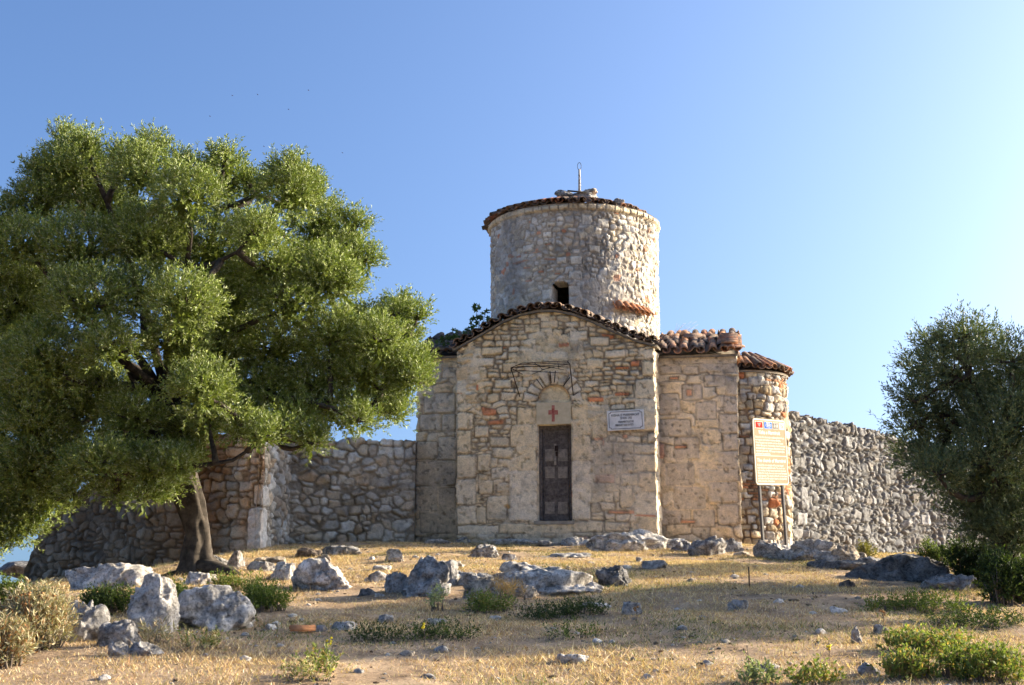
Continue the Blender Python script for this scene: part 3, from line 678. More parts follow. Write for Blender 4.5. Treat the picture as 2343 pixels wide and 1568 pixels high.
# short tiled offset on the right flank of the drum
def tf(a, s): 
    t = math.atan2(-math.cos(a), math.sin(a)); rr_ = TRAD + .13 - s * .5; return np.append(tc + rr_ * np.array([math.cos(t), math.sin(t)]), dz(722, 1440) + .1 - .12 * (a - .4) + s * .55)
mb = MB()
for k in range(6):
    a = .42 + k * .085
    for cv in (-1, 1):
        aa_ = a + (.042 if cv > 0 else 0); P = tf(aa_, -.02); Q = tf(aa_, .25); tile(mb, P, Q - P, (math.sin(a), -math.cos(a), 1.2), .2, .075, .06, cv, c=np.array((.62, .27, .12)) * rt.uniform(.7, 1.1))
mb.build('drum_ledge_tiles', TILE, church)

# ------------------------------------------------------------------ rocks
ICO = {}
def ico(n):
    if n not in ICO:
        bm = bmesh.new(); bmesh.ops.create_icosphere(bm, subdivisions=n, radius=1)
        V = np.array([v.co[:] for v in bm.verts]); F = np.array([[v.index for v in f.verts] for f in bm.faces]); bm.free(); ICO[n] = (V, F)
    return ICO[n]
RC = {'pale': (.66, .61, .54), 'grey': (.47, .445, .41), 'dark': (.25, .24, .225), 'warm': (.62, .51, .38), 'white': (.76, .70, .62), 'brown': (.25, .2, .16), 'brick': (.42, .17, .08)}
def rock_mesh(seed, sx, sy, sz, sub=5, sharp=.5, colr='pale', lean=0.):
    r = np.random.default_rng(seed); V, F = ico(sub); V = V.copy()
    V = V / ((np.abs(V) ** 3.2).sum(1) ** (1 / 3.2))[:, None] * .93
    V = V * (1 + .26 * fbm(V + seed * 7.1, 3, .9))[:, None]
    for k in range(int(14 * sharp) + 3):
        n = r.normal(size=3); n /= np.linalg.norm(n); c = r.uniform(.5, .85); d = V @ n; m = d > c; V[m] -= np.outer((d[m] - c) * .9, n)
    Q = V * np.array([sx, sy, sz])
    big = max(sx, sz)
    rg = np.abs(fbm(Q + seed, 4, 1.6 / max(.12, big))); 
    Q = Q * (1 - .20 * (1 - sstep(0, .22, rg)) * .8)[:, None]
    nr = V / np.linalg.norm(V, axis=1)[:, None]
    am = min(.045, big * .12)
    Q = Q + nr * (am * fbm(Q + seed * 3.3, 4, 4.5 / max(.25, min(big, .7))) + .012 * min(1, big * 3) * fbm(Q + 9, 3, 22))[:, None]
    Q[:, :2] *= (1 + .12 * np.clip(-Q[:, 2:3] / sz + .1, 0, 1)); Q[:, 0] += lean * (Q[:, 2] + sz)
    C = np.array(RC[colr])[None] * (1 + .22 * fbm(Q + 3, 3, 5))[:, None]
    pit = sstep(.18, .0, np.abs(fbm(Q + seed + 20, 4, 6)))[:, None] * .35
    C = C * (1 - pit)
    return Q, F, np.clip(C, .02, .85)
rseed = [100]
def rock(px, py, w, h, c='pale', label=None, dr=.7, sharp=.5, name='boulder', group=None, sub=None, lean=0., cat='rock', sink=.25, Yd=None):
    P = hit(px, py) if Yd is None else at(px, py, Yd); d = P[1]; sx = w / 2 / FPX * d * 1.0; hh = h / FPX * d; sy = max(sx * dr, hh * .35)
    rseed[0] += 1
    cx, cy = P[0] * (1 + sy * .6 / d), P[1] + sy * .6; zg = min(float(gz(cx, cy)), P[2] + .25) if Yd is None else P[2]
    ztop = P[2] + hh; zc_ = P[2] + hh * .27 if Yd is None else (zg * .3 + P[2] * .7 - hh * sink + ztop) / 2; sz = max(ztop - zc_, .02)
    Q, F, C = rock_mesh(rseed[0], sx * 1.18, sy, sz * 1.15, sub or (5 if w > 45 else 4), sharp, c, lean)
    org = np.array([cx, cy, zc_])
    o = mk(name, Q + org, F, ROCK, None, C, True, org)
    return tag(o, label, cat, group)
big = [
 (240, 1352, 180, 62, 'white', 'long low white limestone ridge behind the green shrub, left of the tall boulder'),
 (342, 1448, 98, 116, 'pale', 'tall upright grey white boulder, highest of the rocks at lower left'),
 (195, 1468, 88, 84, 'grey', 'rounded shaded grey boulder beside the dry bush at left'),
 (278, 1478, 80, 66, 'grey', 'squat grey boulder wedged between the round one and the tall one'),
 (495, 1438, 165, 84, 'pale', 'large slanting white grey boulder rising to the right of the tall one'),
 (278, 1500, 50, 30, 'grey', 'small rough stone at the foot of the squat grey boulder'),
 (646, 1328, 58, 42, 'pale', 'blocky pale stone touching the left of the round white boulder'),
 (737, 1350, 122, 66, 'white', 'round white boulder below the ruined wall, in dry grass'),
 (740, 1290, 40, 20, 'warm', 'small stone resting just above the round white boulder'),
 (455, 1338, 70, 30, 'white', 'flat pale stone behind the two leafy clumps near the trunk'),
 (540, 1298, 34, 34, 'white', 'upright white block beside the roots of the big olive'),
 (500, 1296, 40, 22, 'grey', 'grey stone between the olive roots and the white block'),
 (620, 1292, 66, 22, 'warm', 'flat warm slab at the foot of the ruined wall corner'),
 (700, 1276, 74, 30, 'brown', 'dark brown earthy boulder below the ruined wall'),
 (775, 1270, 90, 18, 'grey', 'long flat grey outcrop at the crest below the ruined wall'),
 (722, 1300, 70, 18, 'warm', 'low flat stone left of the slope crest'),
 (905, 1286, 42, 28, 'pale', 'small rounded boulder alone on the grass near the crest'),
 (1105, 1276, 56, 28, 'grey', 'grey boulder on the crest before the left side of the front wall'),
 (1163, 1284, 36, 20, 'grey', 'small pitted stone right of the crest boulder'),
 (872, 1306, 44, 14, 'pale', 'flat stone left of the big middle boulder'),
 (970, 1362, 126, 78, 'grey', 'big smooth grey boulder in the middle of the slope'),
 (900, 1358, 56, 42, 'grey', 'low boulder leaning on the left of the big middle one'),
 (862, 1332, 50, 26, 'pale', 'flat stone up the slope left of the big middle boulder'),
 (1028, 1300, 80, 14, 'pale', 'thin flat slab behind the big middle boulder'),
 (1030, 1338, 40, 52, 'grey', 'narrow grey rock against the right of the big middle boulder'),
 (1080, 1340, 80, 36, 'grey', 'low grey outcrop between the middle boulder and the long pale one'),
 (1095, 1372, 62, 42, 'warm', 'round cream boulder in front of the low grey outcrop'),
 (1125, 1368, 34, 26, 'grey', 'small stone touching the round cream boulder'),
 (1250, 1358, 200, 60, 'pale', 'long pitted pale boulder, widest one in the middle of the slope'),
 (1190, 1320, 80, 30, 'pale', 'pale hump rising behind the long pitted boulder'),
 (1148, 1328, 44, 24, 'warm', 'cream stone left of the long pitted boulder'),
 (1210, 1368, 40, 26, 'warm', 'small cream stone before the long pitted boulder'),
 (1356, 1354, 38, 24, 'pale', 'small white stone at the right end of the long boulder'),
 (1400, 1340, 100, 44, 'dark', 'dark pitted boulder right of the long pale one'),
 (1440, 1262, 190, 48, 'pale', 'wide pale bedrock hump against the right corner of the front wall'),
 (1325, 1250, 100, 20, 'pale', 'low pale bedrock strip below the church door'),
 (1528, 1256, 70, 26, 'pale', 'low bedrock stone in the corner of the front wall and side arm'),
 (1612, 1272, 82, 44, 'grey', 'round grey boulder below the right side arm'),
 (1668, 1264, 50, 30, 'grey', 'grey bedrock under the right corner of the side arm'),
 (1145, 1246, 34, 16, 'pale', 'squared white stone at the foot of the front wall'),
 (1085, 1242, 70, 12, 'grey', 'flat grey slab at the left foot of the front wall'),
 (1700, 1274, 40, 16, 'warm', 'small cream stone between the side arm and the sign'),
 (1745, 1262, 36, 24, 'grey', 'stone at the foot of the left sign post'),
 (1790, 1282, 110, 36, 'pale', 'wedge shaped pale boulder under the sign'),
 (1850, 1284, 110, 46, 'pale', 'broad pale boulder right of the sign'),
 (1938, 1290, 80, 42, 'warm', 'cream boulder against the long dry stone wall'),
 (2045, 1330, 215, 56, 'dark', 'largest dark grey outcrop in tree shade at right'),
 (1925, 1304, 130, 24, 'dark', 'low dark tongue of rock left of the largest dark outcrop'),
 (2170, 1352, 130, 38, 'grey', 'flat grey outcrop at the foot of the right tree'),
 (1495, 1302, 54, 20, 'grey', 'small flat grey rock on the lit grass below the side arm'),
 (1462, 1286, 22, 10, 'grey', 'tiny grey stone above the small flat rock'),
 (1312, 1520, 66, 24, 'white', 'flat white stone alone in the bottom foreground'),
 (728, 1445, 40, 14, 'grey', 'small grey block left of the lower shade band'),
 (790, 1442, 52, 18, 'pale', 'small pale rock near the left tip of the shade band'),
 (880, 1426, 36, 18, 'pale', 'small pale rock above the left part of the shade band'),
 (1000, 1430, 40, 16, 'pale', 'pale rock at the top of the shade band'),
 (1440, 1408, 46, 28, 'grey', 'grey rock in the middle of the shade band'),
 (1360, 1392, 70, 10, 'white', 'thin white slab in the shade band'),
 (1690, 1396, 44, 20, 'grey', 'bluish rock in the shade right of the middle'),
 (1920, 1404, 36, 16, 'white', 'white stone at the right of the shade'),
 (1752, 1534, 56, 14, 'pale', 'flat pale stone low in the right foreground'),
 (1935, 1345, 40, 18, 'brown', 'brown stone before the largest dark outcrop'),
 (1085, 1382, 26, 14, 'pale', 'little pale stone below the round cream boulder'),
 (869, 1366, 24, 9, 'white', 'small white brick-like stone left of the big middle boulder'),
 (838, 1362, 40, 14, 'dark', 'charred dark lump left of the big middle boulder'),
 (2015, 1450, 36, 24, 'pale', 'pale stone among the right foreground plants'),
 (1960, 1472, 22, 38, 'grey', 'narrow standing stone at the edge of the right foreground plants'),
 (1990, 1548, 50, 30, 'grey', 'grey stone low among the right foreground plants')]
for b in big:
    sub = 6 if b[2] > 95 else 5
    rock(*b[:5], b[5], sharp=.2 if b[3] > 58 else .5, sub=sub, dr=.85 if b[3] > 50 else .7)
for b in [(1050, 1326, 140, 16, 'grey', 'flat bedrock slab joining the big middle boulder to the cream one'), (1165, 1350, 150, 22, 'pale', 'low bedrock shelf left of the long pitted boulder'), (1310, 1358, 130, 24, 'pale', 'low pale shelf in front of the right part of the long boulder'), (1300, 1276, 130, 9, 'grey', 'flat patch of broken grey slab on the lit grass before the door'),
 (1062, 1243, 60, 13, 'grey', 'low grey footing stone at the left corner of the front wall'), (1190, 1247, 76, 14, 'pale', 'pale footing stone below the left door jamb'), (1255, 1249, 64, 12, 'grey', 'thin grey footing stone right under the door'), (1385, 1254, 90, 30, 'pale', 'pale footing boulder left of the wide bedrock hump'), (1568, 1262, 60, 26, 'grey', 'grey footing stone below the middle of the side arm'),
 (1000, 1246, 60, 10, 'grey', 'flat stone at the foot of the left side arm'), (1895, 1290, 60, 26, 'pale', 'pale stone between the broad boulder and the cream one'), (1990, 1294, 66, 24, 'grey', 'grey stone at the foot of the long wall before the dark outcrop'), (2080, 1292, 70, 24, 'grey', 'grey stone at the foot of the long wall behind the dark outcrop'), (1130, 1420, 30, 12, 'pale', 'small pale stone below the low green growth'),
 (400, 1362, 60, 20, 'pale', 'low pale stone behind the gap between tall and slanting boulders'), (600, 1308, 60, 22, 'pale', 'pale slab half buried below the quoin stone'), (330, 1500, 90, 26, 'grey', 'low grey ledge at the foot of the tall boulder')]:
    rock(*b[:5], b[5], sharp=.5, sub=5, dr=.6)
rock(55, 1318, 170, 34, 'dark', 'dark stone heap far left beyond the dry bush', Yd=29)
# small loose stones
stone_protos = []
for k in range(7):
    rseed[0] += 1; Q, F, C = rock_mesh(rseed[0], .075, .06, .042, 3, .8, ['pale', 'white', 'pale', 'grey', 'warm', 'white', 'grey'][k])
    o = mk('loose_stone', Q, F, ROCK, None, C, True, (0, 0, 0)); stone_protos.append(o)
SMALL = [q for i_, q in enumerate([(640, 1480), (560, 1510), (470, 1500), (430, 1535), (700, 1520), (820, 1540), (930, 1500), (1010, 1490), (1140, 1470), (1180, 1440), (1265, 1440), (1320, 1450), (1365, 1470), (1390, 1450), (1500, 1480), (1560, 1440), (1620, 1520), (1660, 1470), (1785, 1480), (1840, 1520), (1880, 1450), (1550, 1395), (1600, 1375), (1655, 1360), (1730, 1350), (1780, 1380), (1830, 1345), (1860, 1405), (1905, 1370), (1980, 1375), (1580, 1330), (1680, 1320), (1750, 1315), (1850, 1318), (760, 1400), (705, 1385), (690, 1420), (620, 1440), (950, 1395), (1060, 1400), (1120, 1340), (1300, 1300), (1350, 1290), (1400, 1300), (1230, 1300), (1000, 1270), (950, 1275), (850, 1280), (1500, 1340), (1560, 1310), (1290, 1395), (1250, 1400), (1205, 1410), (1480, 1410), (1700, 1440), (1120, 1530), (980, 1550), (1480, 1550), (1560, 1545), (310, 1540), (240, 1555), (560, 1455), (585, 1480), (885, 1465), (1455, 1455)]) if i_ % 5 < 3]
for i, (px, py) in enumerate(SMALL):
    k = i % 7; o = stone_protos[k] if i < 7 else stone_protos[k].copy()
    if i >= 7: col.objects.link(o)
    P = hit(px, py); s = random.uniform(.45, 1.25)
    o.location = (P[0], P[1], float(gz(P[0], P[1])) + .0 * s); o.rotation_euler = (random.uniform(-.2, .2), random.uniform(-.2, .2), random.uniform(0, 6.3)); o.scale = (s, s, s)
    tag(o, 'small loose limestone fragment lying in the dry grass', 'stone', 'small stones scattered on the dry slope')
# stones on the drum roof around the pole
for i, (px, py, w, h, c, lb) in enumerate([(1292, 444, 44, 12, 'grey', 'flat grey stone weighing down the drum tiles, left of the pole'), (1340, 446, 62, 14, 'grey', 'broad stone at the foot of the roof pole'), (1350, 440, 30, 12, 'warm', 'cream stone on top of the broad one beside the pole'), (1416, 462, 22, 12, 'grey', 'rounded stone on the right side of the drum roof')]):
    rock(px, py + 2, w, h, c, lb, Yd=25.75 if i != 3 else 25.4, name='roof_stone', cat='stone', sub=4, sink=.6)
P0 = at(1325, 446, 25.9); P1 = at(1325, 388, 25.9)
mb = MB(); mb.tube([P0, (P0 + P1) / 2 + np.array([.004, 0, 0]), P1], [.03, .026, .022], 8); 
pole = mb.build('roof_pole', m_plain('flaking_white_paint', (.12, .09, .07), (.62, .60, .56), 22, .7, .4), church)
mb = MB(); lp = [at(1325 + 4.2 * math.sin(t) * (1 if t < math.pi * 2 else 0), 381 + 8.5 * math.cos(t), 25.9) for t in np.linspace(0, 2 * math.pi, 22)]
mb.tube(lp, .006, 6); mb.build('wire_loop', IRON, pole)
mb = MB(); mb.tube([at(1298, 437, 25.6), at(1345, 441, 25.7)], .018, 6); tag(mb.build('stick', BARK, None, org=at(1320, 440, 25.65)), 'short dark stick lying across the stones on the drum roof', 'stick')

# ------------------------------------------------------------------ ruined walls
def poly(*pp): return [at(px, 1200, y)[:2] for px, y in pp]
pth = poly((60, 25.2), (330, 23.1), (597, 22.3), (662, 24.6), (800, 24.75), (948, 24.75))
wc = np.concatenate([[0], np.cumsum(np.hypot(*np.diff(np.array(pth), axis=0).T))])
def topz(px, py, Y): return at(px, py, Y)[2]
tops = [(0, topz(60, 1320, 25.6)), (.35, topz(100, 1240, 25.3)), (.75, topz(140, 1185, 25)), (1.1, topz(170, 1160, 24.8)), (1.6, topz(215, 1125, 24.5)), (2.3, topz(280, 1080, 24)), (3.4, topz(390, 1040, 23.4)), (wc[2] - .9, topz(500, 1005, 22.8)), (wc[2], topz(597, 985, 22.3)), (wc[2] + 1.2, topz(630, 980, 23.5)), (wc[3], topz(662, 990, 24.6)), (wc[3] + .5, topz(720, 1004, 24.6)), (wc[4] - .1, topz(790, 1000, 24.7)), (wc[4] + .3, topz(840, 1012, 24.7)), (wc[5] - .45, topz(890, 1008, 24.7)), (wc[5], topz(940, 1004, 24.75))]
ts, tz = zip(*tops)
def rtop(s, sd=1): 
    return float(np.interp(s, ts, tz)) + .07 * float(fbm(np.array([s * 2.2, sd, 0]), 2)) + .05 * (PV[int(s * 4.3) % 256] - .5)
WR1 = Wall(pth, lambda s: -.9, rtop, .024, .024, thick=.55, thin=((wc[2], 1.0),))
bl = []
cz0, cz1 = at(600, 1262, 22.3)[2], at(600, 1160, 22.3)[2]
bl.append((wc[2] - .28, wc[2] + .35, cz0, cz1, (.62, .60, .56)))
bl.append((wc[2] - .2, wc[2] + .5, cz1 + .03, cz1 + .4, (.48, .45, .4)))
rs = np.random.default_rng(55)
seedsR = np.concatenate([rows(-.3, wc[2], -1, 3.6, (.10, .2), (.13, .32), .5, rs), rows(wc[2], wc[3], -1, 3.6, (.12, .25), (.14, .34), .8, rs), rows(wc[3], wc[5] + .4, -1, 3.6, (.11, .23), (.13, .32), .7, rs)])
def tintR(S, V, P): return np.clip(sstep(.0, .6, fbm(P + 2, 4, 1.0)) * .5, 0, .5)
WR1.skin(seedsR, bl, pal=PAL_GREY + [(.40, .33, .24), (.33, .25, .17)], depth=.05, bulge=.008, p=6, jw=.007, soft=.015, joint=(.25, .21, .16), warp=.09, seed=11, grey=tintR, rough=.03, tilt=.2, chip=.03, gain=1.9, jfade=.25, fill=lambda S, V, P: np.clip(.05 + .8 * fbm(P + 3, 3, 1.6), 0, .5))
orange = (sstep(1.9, .2, np.abs(WR1.S - wc[2] + .75)) * sstep(-.2, .5, fbm(WR1.P3, 3, 1.1) + .35) * (WR1.S < wc[2] + .1))[..., None] * .65
WR1.C = WR1.C * (1 - orange) + WR1.C * np.array([1.25, .78, .45]) * orange
earth_shade = sstep(wc[2] - .1, wc[2] - 1.0, WR1.S)[..., None]; WR1.C = WR1.C * (1 - earth_shade) + WR1.C * np.array([.42, .355, .28]) * earth_shade  # earthy stone tone plus the tree's shade, both put into the colour
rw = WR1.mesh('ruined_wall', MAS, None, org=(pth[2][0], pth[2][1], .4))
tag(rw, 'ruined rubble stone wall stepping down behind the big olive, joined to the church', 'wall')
pth2 = poly((1786, 24.7), (2050, 27.6), (2380, 31.0))
w2 = np.concatenate([[0], np.cumsum(np.hypot(*np.diff(np.array(pth2), axis=0).T))])
t2s = [(0, topz(1790, 950, 24.7)), (.5, topz(1830, 945, 25)), (1.6, topz(1900, 962, 26)), (w2[1] - .8, topz(1990, 985, 27)), (w2[1], topz(2050, 1000, 27.6)), (w2[1] + 2, topz(2200, 1030, 29.2)), (w2[2], topz(2380, 1075, 31))]
a_, b_ = zip(*t2s)
WR2 = Wall(pth2, lambda s: -1.0, lambda s: float(np.interp(s, a_, b_)) + .09 * (PV[int(s * 3.9) % 256] - .5) + .04 * float(fbm(np.array([s * 4, 3, 0]), 2)), .026, .026, thick=.6)
WR2.skin(rows(-.3, w2[2] + .4, -1.1, 4.4, (.055, .17), (.08, .28), .8, np.random.default_rng(77)), [(q_[0], q_[0] + q_[2], q_[1], q_[1] + q_[3]) for q_ in zip(np.random.default_rng(5).uniform(.1, w2[2], 26), np.random.default_rng(6).uniform(0, 3.2, 26), np.random.default_rng(7).uniform(.25, .45, 26), np.random.default_rng(8).uniform(.2, .34, 26))], pal=PAL_COLD, depth=.058, bulge=.004, p=6, jw=.003, soft=.012, joint=(.13, .125, .115), warp=.11, seed=13, rough=.03, tilt=.13, chip=.02, gain=.6, jfade=.0)
tag(WR2.mesh('dry_stone_wall', MAS, None, org=(pth2[0][0], pth2[0][1], .5)), 'long grey dry stone wall running back from the rounded apse to the right tree', 'wall')

# ------------------------------------------------------------------ information sign
def vert_plane(pa_, ya, pb_, yb): return at(pa_, 1040, ya), at(pb_, 1040, yb)
SA_, SB_ = vert_plane(1724.5, 21.6, 1800.5, 22.35)
bx = (SB_ - SA_); bw = np.hypot(bx[0], bx[1]) / 2; sxd = np.array([bx[0], bx[1], 0]) / (2 * bw); snd = np.array([sxd[1], -sxd[0], 0])
syd = np.array([0, 0, 1.]) - sxd * .045; syd /= np.linalg.norm(syd); sxd = sxd - syd * (sxd @ syd); sxd /= np.linalg.norm(sxd); snd = np.cross(sxd, syd)
zt = (topz(1721.5, 954, 21.6) + topz(1796, 964, 22.35)) / 2; zb = (topz(1727, 1106, 21.6) + topz(1804, 1115, 22.35)) / 2
bh = (zt - zb) / 2; bc_ = np.append((SA_[:2] + SB_[:2]) / 2, (zt + zb) / 2)
sign = empty('information_sign', np.append(bc_[:2], gz(bc_[0], bc_[1])), 'brown information board on two grey steel posts in front of the apse', 'sign')
def rrect(a, b, ha, hb, r, n=6):
    pts = []
    for (cx, cy, t0) in ((ha - r, hb - r, 0), (-ha + r, hb - r, 90), (-ha + r, -hb + r, 180), (ha - r, -hb + r, 270)):
        for k in range(n + 1): t = R(t0 + 90 * k / n); pts.append((a + cx + r * math.cos(t), b + cy + r * math.sin(t)))
    return pts
def plate(mb, pts, z0, z1):
    n = len(pts); V = [bc_ + sxd * p[0] + syd * p[1] + snd * z for z in (z0, z1) for p in pts] 
    c0 = np.mean(V[:n], 0); c1 = np.mean(V[n:], 0); V += [c0, c1]
    mb.add(V, [[i, (i + 1) % n, n + (i + 1) % n, n + i] for i in range(n)]); b = mb.n - len(V)
    mb.f[3].append(np.array([[2 * n, (i + 1) % n, i] for i in range(n)] + [[2 * n + 1, n + i, n + (i + 1) % n] for i in range(n)]) + b)
mb = MB(); plate(mb, rrect(0, 0, bw, bh, .07), -.02, .0); board = mb.build('board', SIGNB, sign, False)
mb = MB()
ro = rrect(0, 0, bw - .012, bh - .012, .06); ri = rrect(0, 0, bw - .030, bh - .030, .045); n = len(ro)
V = [bc_ + sxd * p[0] + syd * p[1] + snd * .004 for p in ro + ri]; mb.add(V, [[i, (i + 1) % n, n + (i + 1) % n, n + i] for i in range(n)])
plate(mb, [(-bw + .03, -.115 * bh + .004), (bw - .03, -.115 * bh + .004), (bw - .03, -.115 * bh - .006), (-bw + .03, -.115 * bh - .006)][::-1], .001, .004)
mb.build('white_border', WHITE, board, False)
def sp(a, b, z=.004): return bc_ + sxd * a * bw + syd * b * bh + snd * z
def rc(a, b, ha, hb, z0=.001, z1=.004, mat=WHITE, name='emblem_panel', parent=None):
    mb = MB(); plate(mb, [((a - ha) * bw, (b - hb) * bh), ((a + ha) * bw, (b - hb) * bh), ((a + ha) * bw, (b + hb) * bh), ((a - ha) * bw, (b + hb) * bh)], z0, z1); return mb.build(name, mat, parent or board, False)
e = rc(-.62, .80, .235, .105); rc(-.62, .80, .205, .09, .005, .006, FLAGR, 'flag', board)
eag = [(0, .9), (.12, 1), (.3, .95), (.22, .75), (.2, .55), (.9, .95), (.95, .5), (.7, .45), (.85, .2), (.6, .15), (.7, -.1), (.35, -.05), (.45, -.5), (.2, -.45), (.12, -.9), (0, -1)]
eag = [(-x, y) for x, y in eag[::-1]][:-0 or None] + eag[1:-1]
mb = MB(); plate(mb, [(-.62 * bw + x * .11 * bw, .80 * bh + y * .065 * bh) for x, y in eag], .007, .008); mb.build('eagle', LETTER, board, False)
rc(-.08, .80, .235, .105); fl = rc(-.08, .80, .22, .095, .005, .006, FLAGB, 'flag', board)
mb = MB()
for k in range(12):
    t = math.pi * k / 6; cx_, cy_ = (-.08 + .15 * math.cos(t)) * bw, (.80) * bh + .068 * bh * math.sin(t); st = [(cx_ + (.011 if j % 2 == 0 else .005) * math.sin(math.pi * j / 5), cy_ + (.011 if j % 2 == 0 else .005) * math.cos(math.pi * j / 5)) for j in range(10)]
    plate(mb, st, .007, .008)
mb.build('star_ring', YEL, board, False); text('EU', .1, sp(-.08, .772, .009), sxd, syd, board, WHITE, 'emblem_lettering', width=.17 * bw, offset=.002, thick=.001)
rc(.38, .80, .15, .105); rc(.38, .80, .135, .095, .005, .006, LETTER, 'emblem_ground', board)
mb = MB(); plate(mb, [((.38 + .115 * math.cos(t)) * bw, .80 * bh + .085 * bh * math.sin(t)) for t in np.linspace(0, 2 * math.pi, 24, endpoint=False)], .007, .008); mb.build('globe', WHITE, board, False)
mb = MB()
for k in (-1, 0, 1):
    pts = [sp(.38 + .11 * k * .55 * math.sqrt(max(0, 1 - t * t)), .80 + .08 * t, .010) for t in np.linspace(-1, 1, 9)]; mb.tube(pts, .0025, 5)
    hw = .11 * math.sqrt(1 - (k * .5) ** 2); mb.tube([sp(.38 - hw, .80 + .04 * k, .010), sp(.38 + hw, .80 + .04 * k, .010)], .0025, 5)
mb.build('globe_lines', LETTER, board)
rc(.75, .80, .15, .105)
mb = MB(); ar_ = [(-.55, -.8), (-.55, .9), (-.25, .7), (-.25, -.0), (0, .3), (.35, .35), (.6, 0), (.6, -.8), (.3, -.8), (.3, -.2), (.05, -.05), (-.1, -.3), (-.1, -.8)]
for (x0, y0, x1, y1) in ((-.55, -.8, -.25, .9), (-.25, .05, .6, .35), (.3, -.8, .6, .05), (-.05, -.8, .12, -.25)):
    plate(mb, [(.75 * bw + x * .12 * bw, .80 * bh + y * .085 * bh) for x, y in ((x0, y0), (x1, y0), (x1, y1), (x0, y1))], .005, .0065)
mb.build('monument_mark', LETTER, board, False)
text('Kisha e Marmiroit', .09, sp(-.02, .53, .003), sxd, syd, board, WHITE, 'title_lettering', width=1.28 * bw, offset=.0025, thick=.001)
text('The church of Marmiroi', .085, sp(0, -.31, .003), sxd, syd, board, WHITE, 'title_lettering', width=1.72 * bw, offset=.0025, thick=.001)
al = ['Eshte nje nder shembujt e rralle ne forme kryqi', 'me kupole mbi tambur te larte cilindrik.', 'Kisha ka patur nje narteks prej te cilit kane', 'mbetur disa gjurme. Ne brendesi ruhen fragmente', 'afreskesh teper te demtuara. Mendohet te jete', 'ndertuar para shek. XIII bazuar ne tipologjine', 'e kishave te asaj kohe.']
en = ['Is one of the rare examples of the cross shaped', 'ones with large peripheral vaults. The church has', 'had a narthex, of which some traces have remained.', 'Within the church, there are some mural fragments', 'badly damaged. The church is thought to have been', 'built before the 8th century, based on the typology', 'of the churches of that time.']
for i, s_ in enumerate(al): text(s_, .048, sp(-.88, .41 - i * .083, .003), sxd * (1.70 if i not in (1, 6) else 1.62) * bw / 1.04 if False else sxd, syd, board, WHITE, 'text_line', 'LEFT', width=[1.72, 1.5, 1.64, 1.76, 1.72, 1.70, .85][i] * bw, offset=.001, thick=.001)
for i, s_ in enumerate(en): text(s_, .048, sp(-.86, -.43 - i * .079, .003), sxd, syd, board, WHITE, 'text_line', 'LEFT', width=[1.55, 1.62, 1.7, 1.75, 1.75, 1.72, .98][i] * bw, offset=.001, thick=.001)
for a in (-.70, .68):
    pt = sp(a, -.99, -.045); g = pt + (-syd) * 1.0; g = np.array([pt[0] + .045, pt[1], 0]); g[2] = float(gz(g[0], g[1])) - .1
    up = sp(a, .9, -.045); d = (up - g) / 2; mb = MB(); mb.box((up + g) / 2, sxd * .024, snd * .02, d); mb.build('post', STEEL, sign, False)

# ------------------------------------------------------------------ foliage
def leaf_cloud(twP, twD, rg, nl=14, tl=.35, ll=.075, lw=.018, cols=None, spread=.9, coljit=.25, roundleaf=False):
    """twigs at twP pointing along twD; every twig carries nl leaves -> (V, F, C)"""
    n = len(twP); twD = twD / (np.linalg.norm(twD, axis=1)[:, None] + 1e-9)
    t = rg.random((n, nl)); tlv = tl * rg.uniform(.6, 1.2, (n, 1, 1)) * np.where(rg.random((n, 1, 1)) < .08, 1.25, 1)
    base = twP[:, None] + twD[:, None] * (t[..., None] * tlv)
    r = rg.normal(size=(n, nl, 3)); r -= (r * twD[:, None]).sum(-1, keepdims=True) * twD[:, None]; r /= np.linalg.norm(r, axis=-1, keepdims=True) + 1e-9
    d = twD[:, None] * 1.0 + r * spread; d /= np.linalg.norm(d, axis=-1, keepdims=True)
    rr_ = rg.normal(size=(n, nl, 3)); w = np.cross(d, rr_); w /= np.linalg.norm(w, axis=-1, keepdims=True) + 1e-9
    L = ll * rg.uniform(.7, 1.25, (n, nl, 1)); Wd = lw * .5 * rg.uniform(.8, 1.2, (n, nl, 1))
    A = base; B = base + d * L * .5 + w * Wd; C_ = base + d * L; D = base + d * L * .5 - w * Wd
    V = np.stack([A, B, C_, D], 2).reshape(-1, 3); m = n * nl; F = np.arange(m * 4).reshape(-1, 4)
    cols = np.array(cols); ci = cols[rg.integers(0, len(cols), m)] * rg.uniform(1 - coljit, 1 + coljit, (m, 1))
    return V, F, np.repeat(ci, 4, 0)
def lobe_twigs(c, rad, n, rg, up=.6, shell=.6):
    d = rg.normal(size=(n, 3)); d /= np.linalg.norm(d, axis=1)[:, None]; rr_ = rg.uniform(shell, 1.0, (n, 1)) ** .6
    lump = 1 + .32 * fbm(d * 1.6 + c, 3, 1.4)[:, None]
    kp = (d[:, 2] > -.3) | (rg.random(n) < .3); d, rr_, lump = d[kp], rr_[kp], lump[kp]; n = len(d)
    P = c + d * rr_ * np.array(rad) * lump
    D = d + np.array([0, 0, up]) + rg.normal(size=(n, 3)) * .35
    return P, D
def limb(mb, a, b, ra_, rb_, sag=0., seg=7, n=9, j=.1, rg=rng):
    a = np.array(a, float); b = np.array(b, float); t = np.linspace(0, 1, n)[:, None]; L = np.linalg.norm(b - a)
    P = a + (b - a) * t; off = np.cumsum(rg.normal(size=(n, 3)) * L * j / n, 0); off -= t * off[-1]; P = P + off * 1.2 + np.array([0, 0, 1]) * (np.sin(t * math.pi) * sag)
    mb.tube(P, ra_ + (rb_ - ra_) * t[:, 0] ** .8, seg, wob=.25); return P
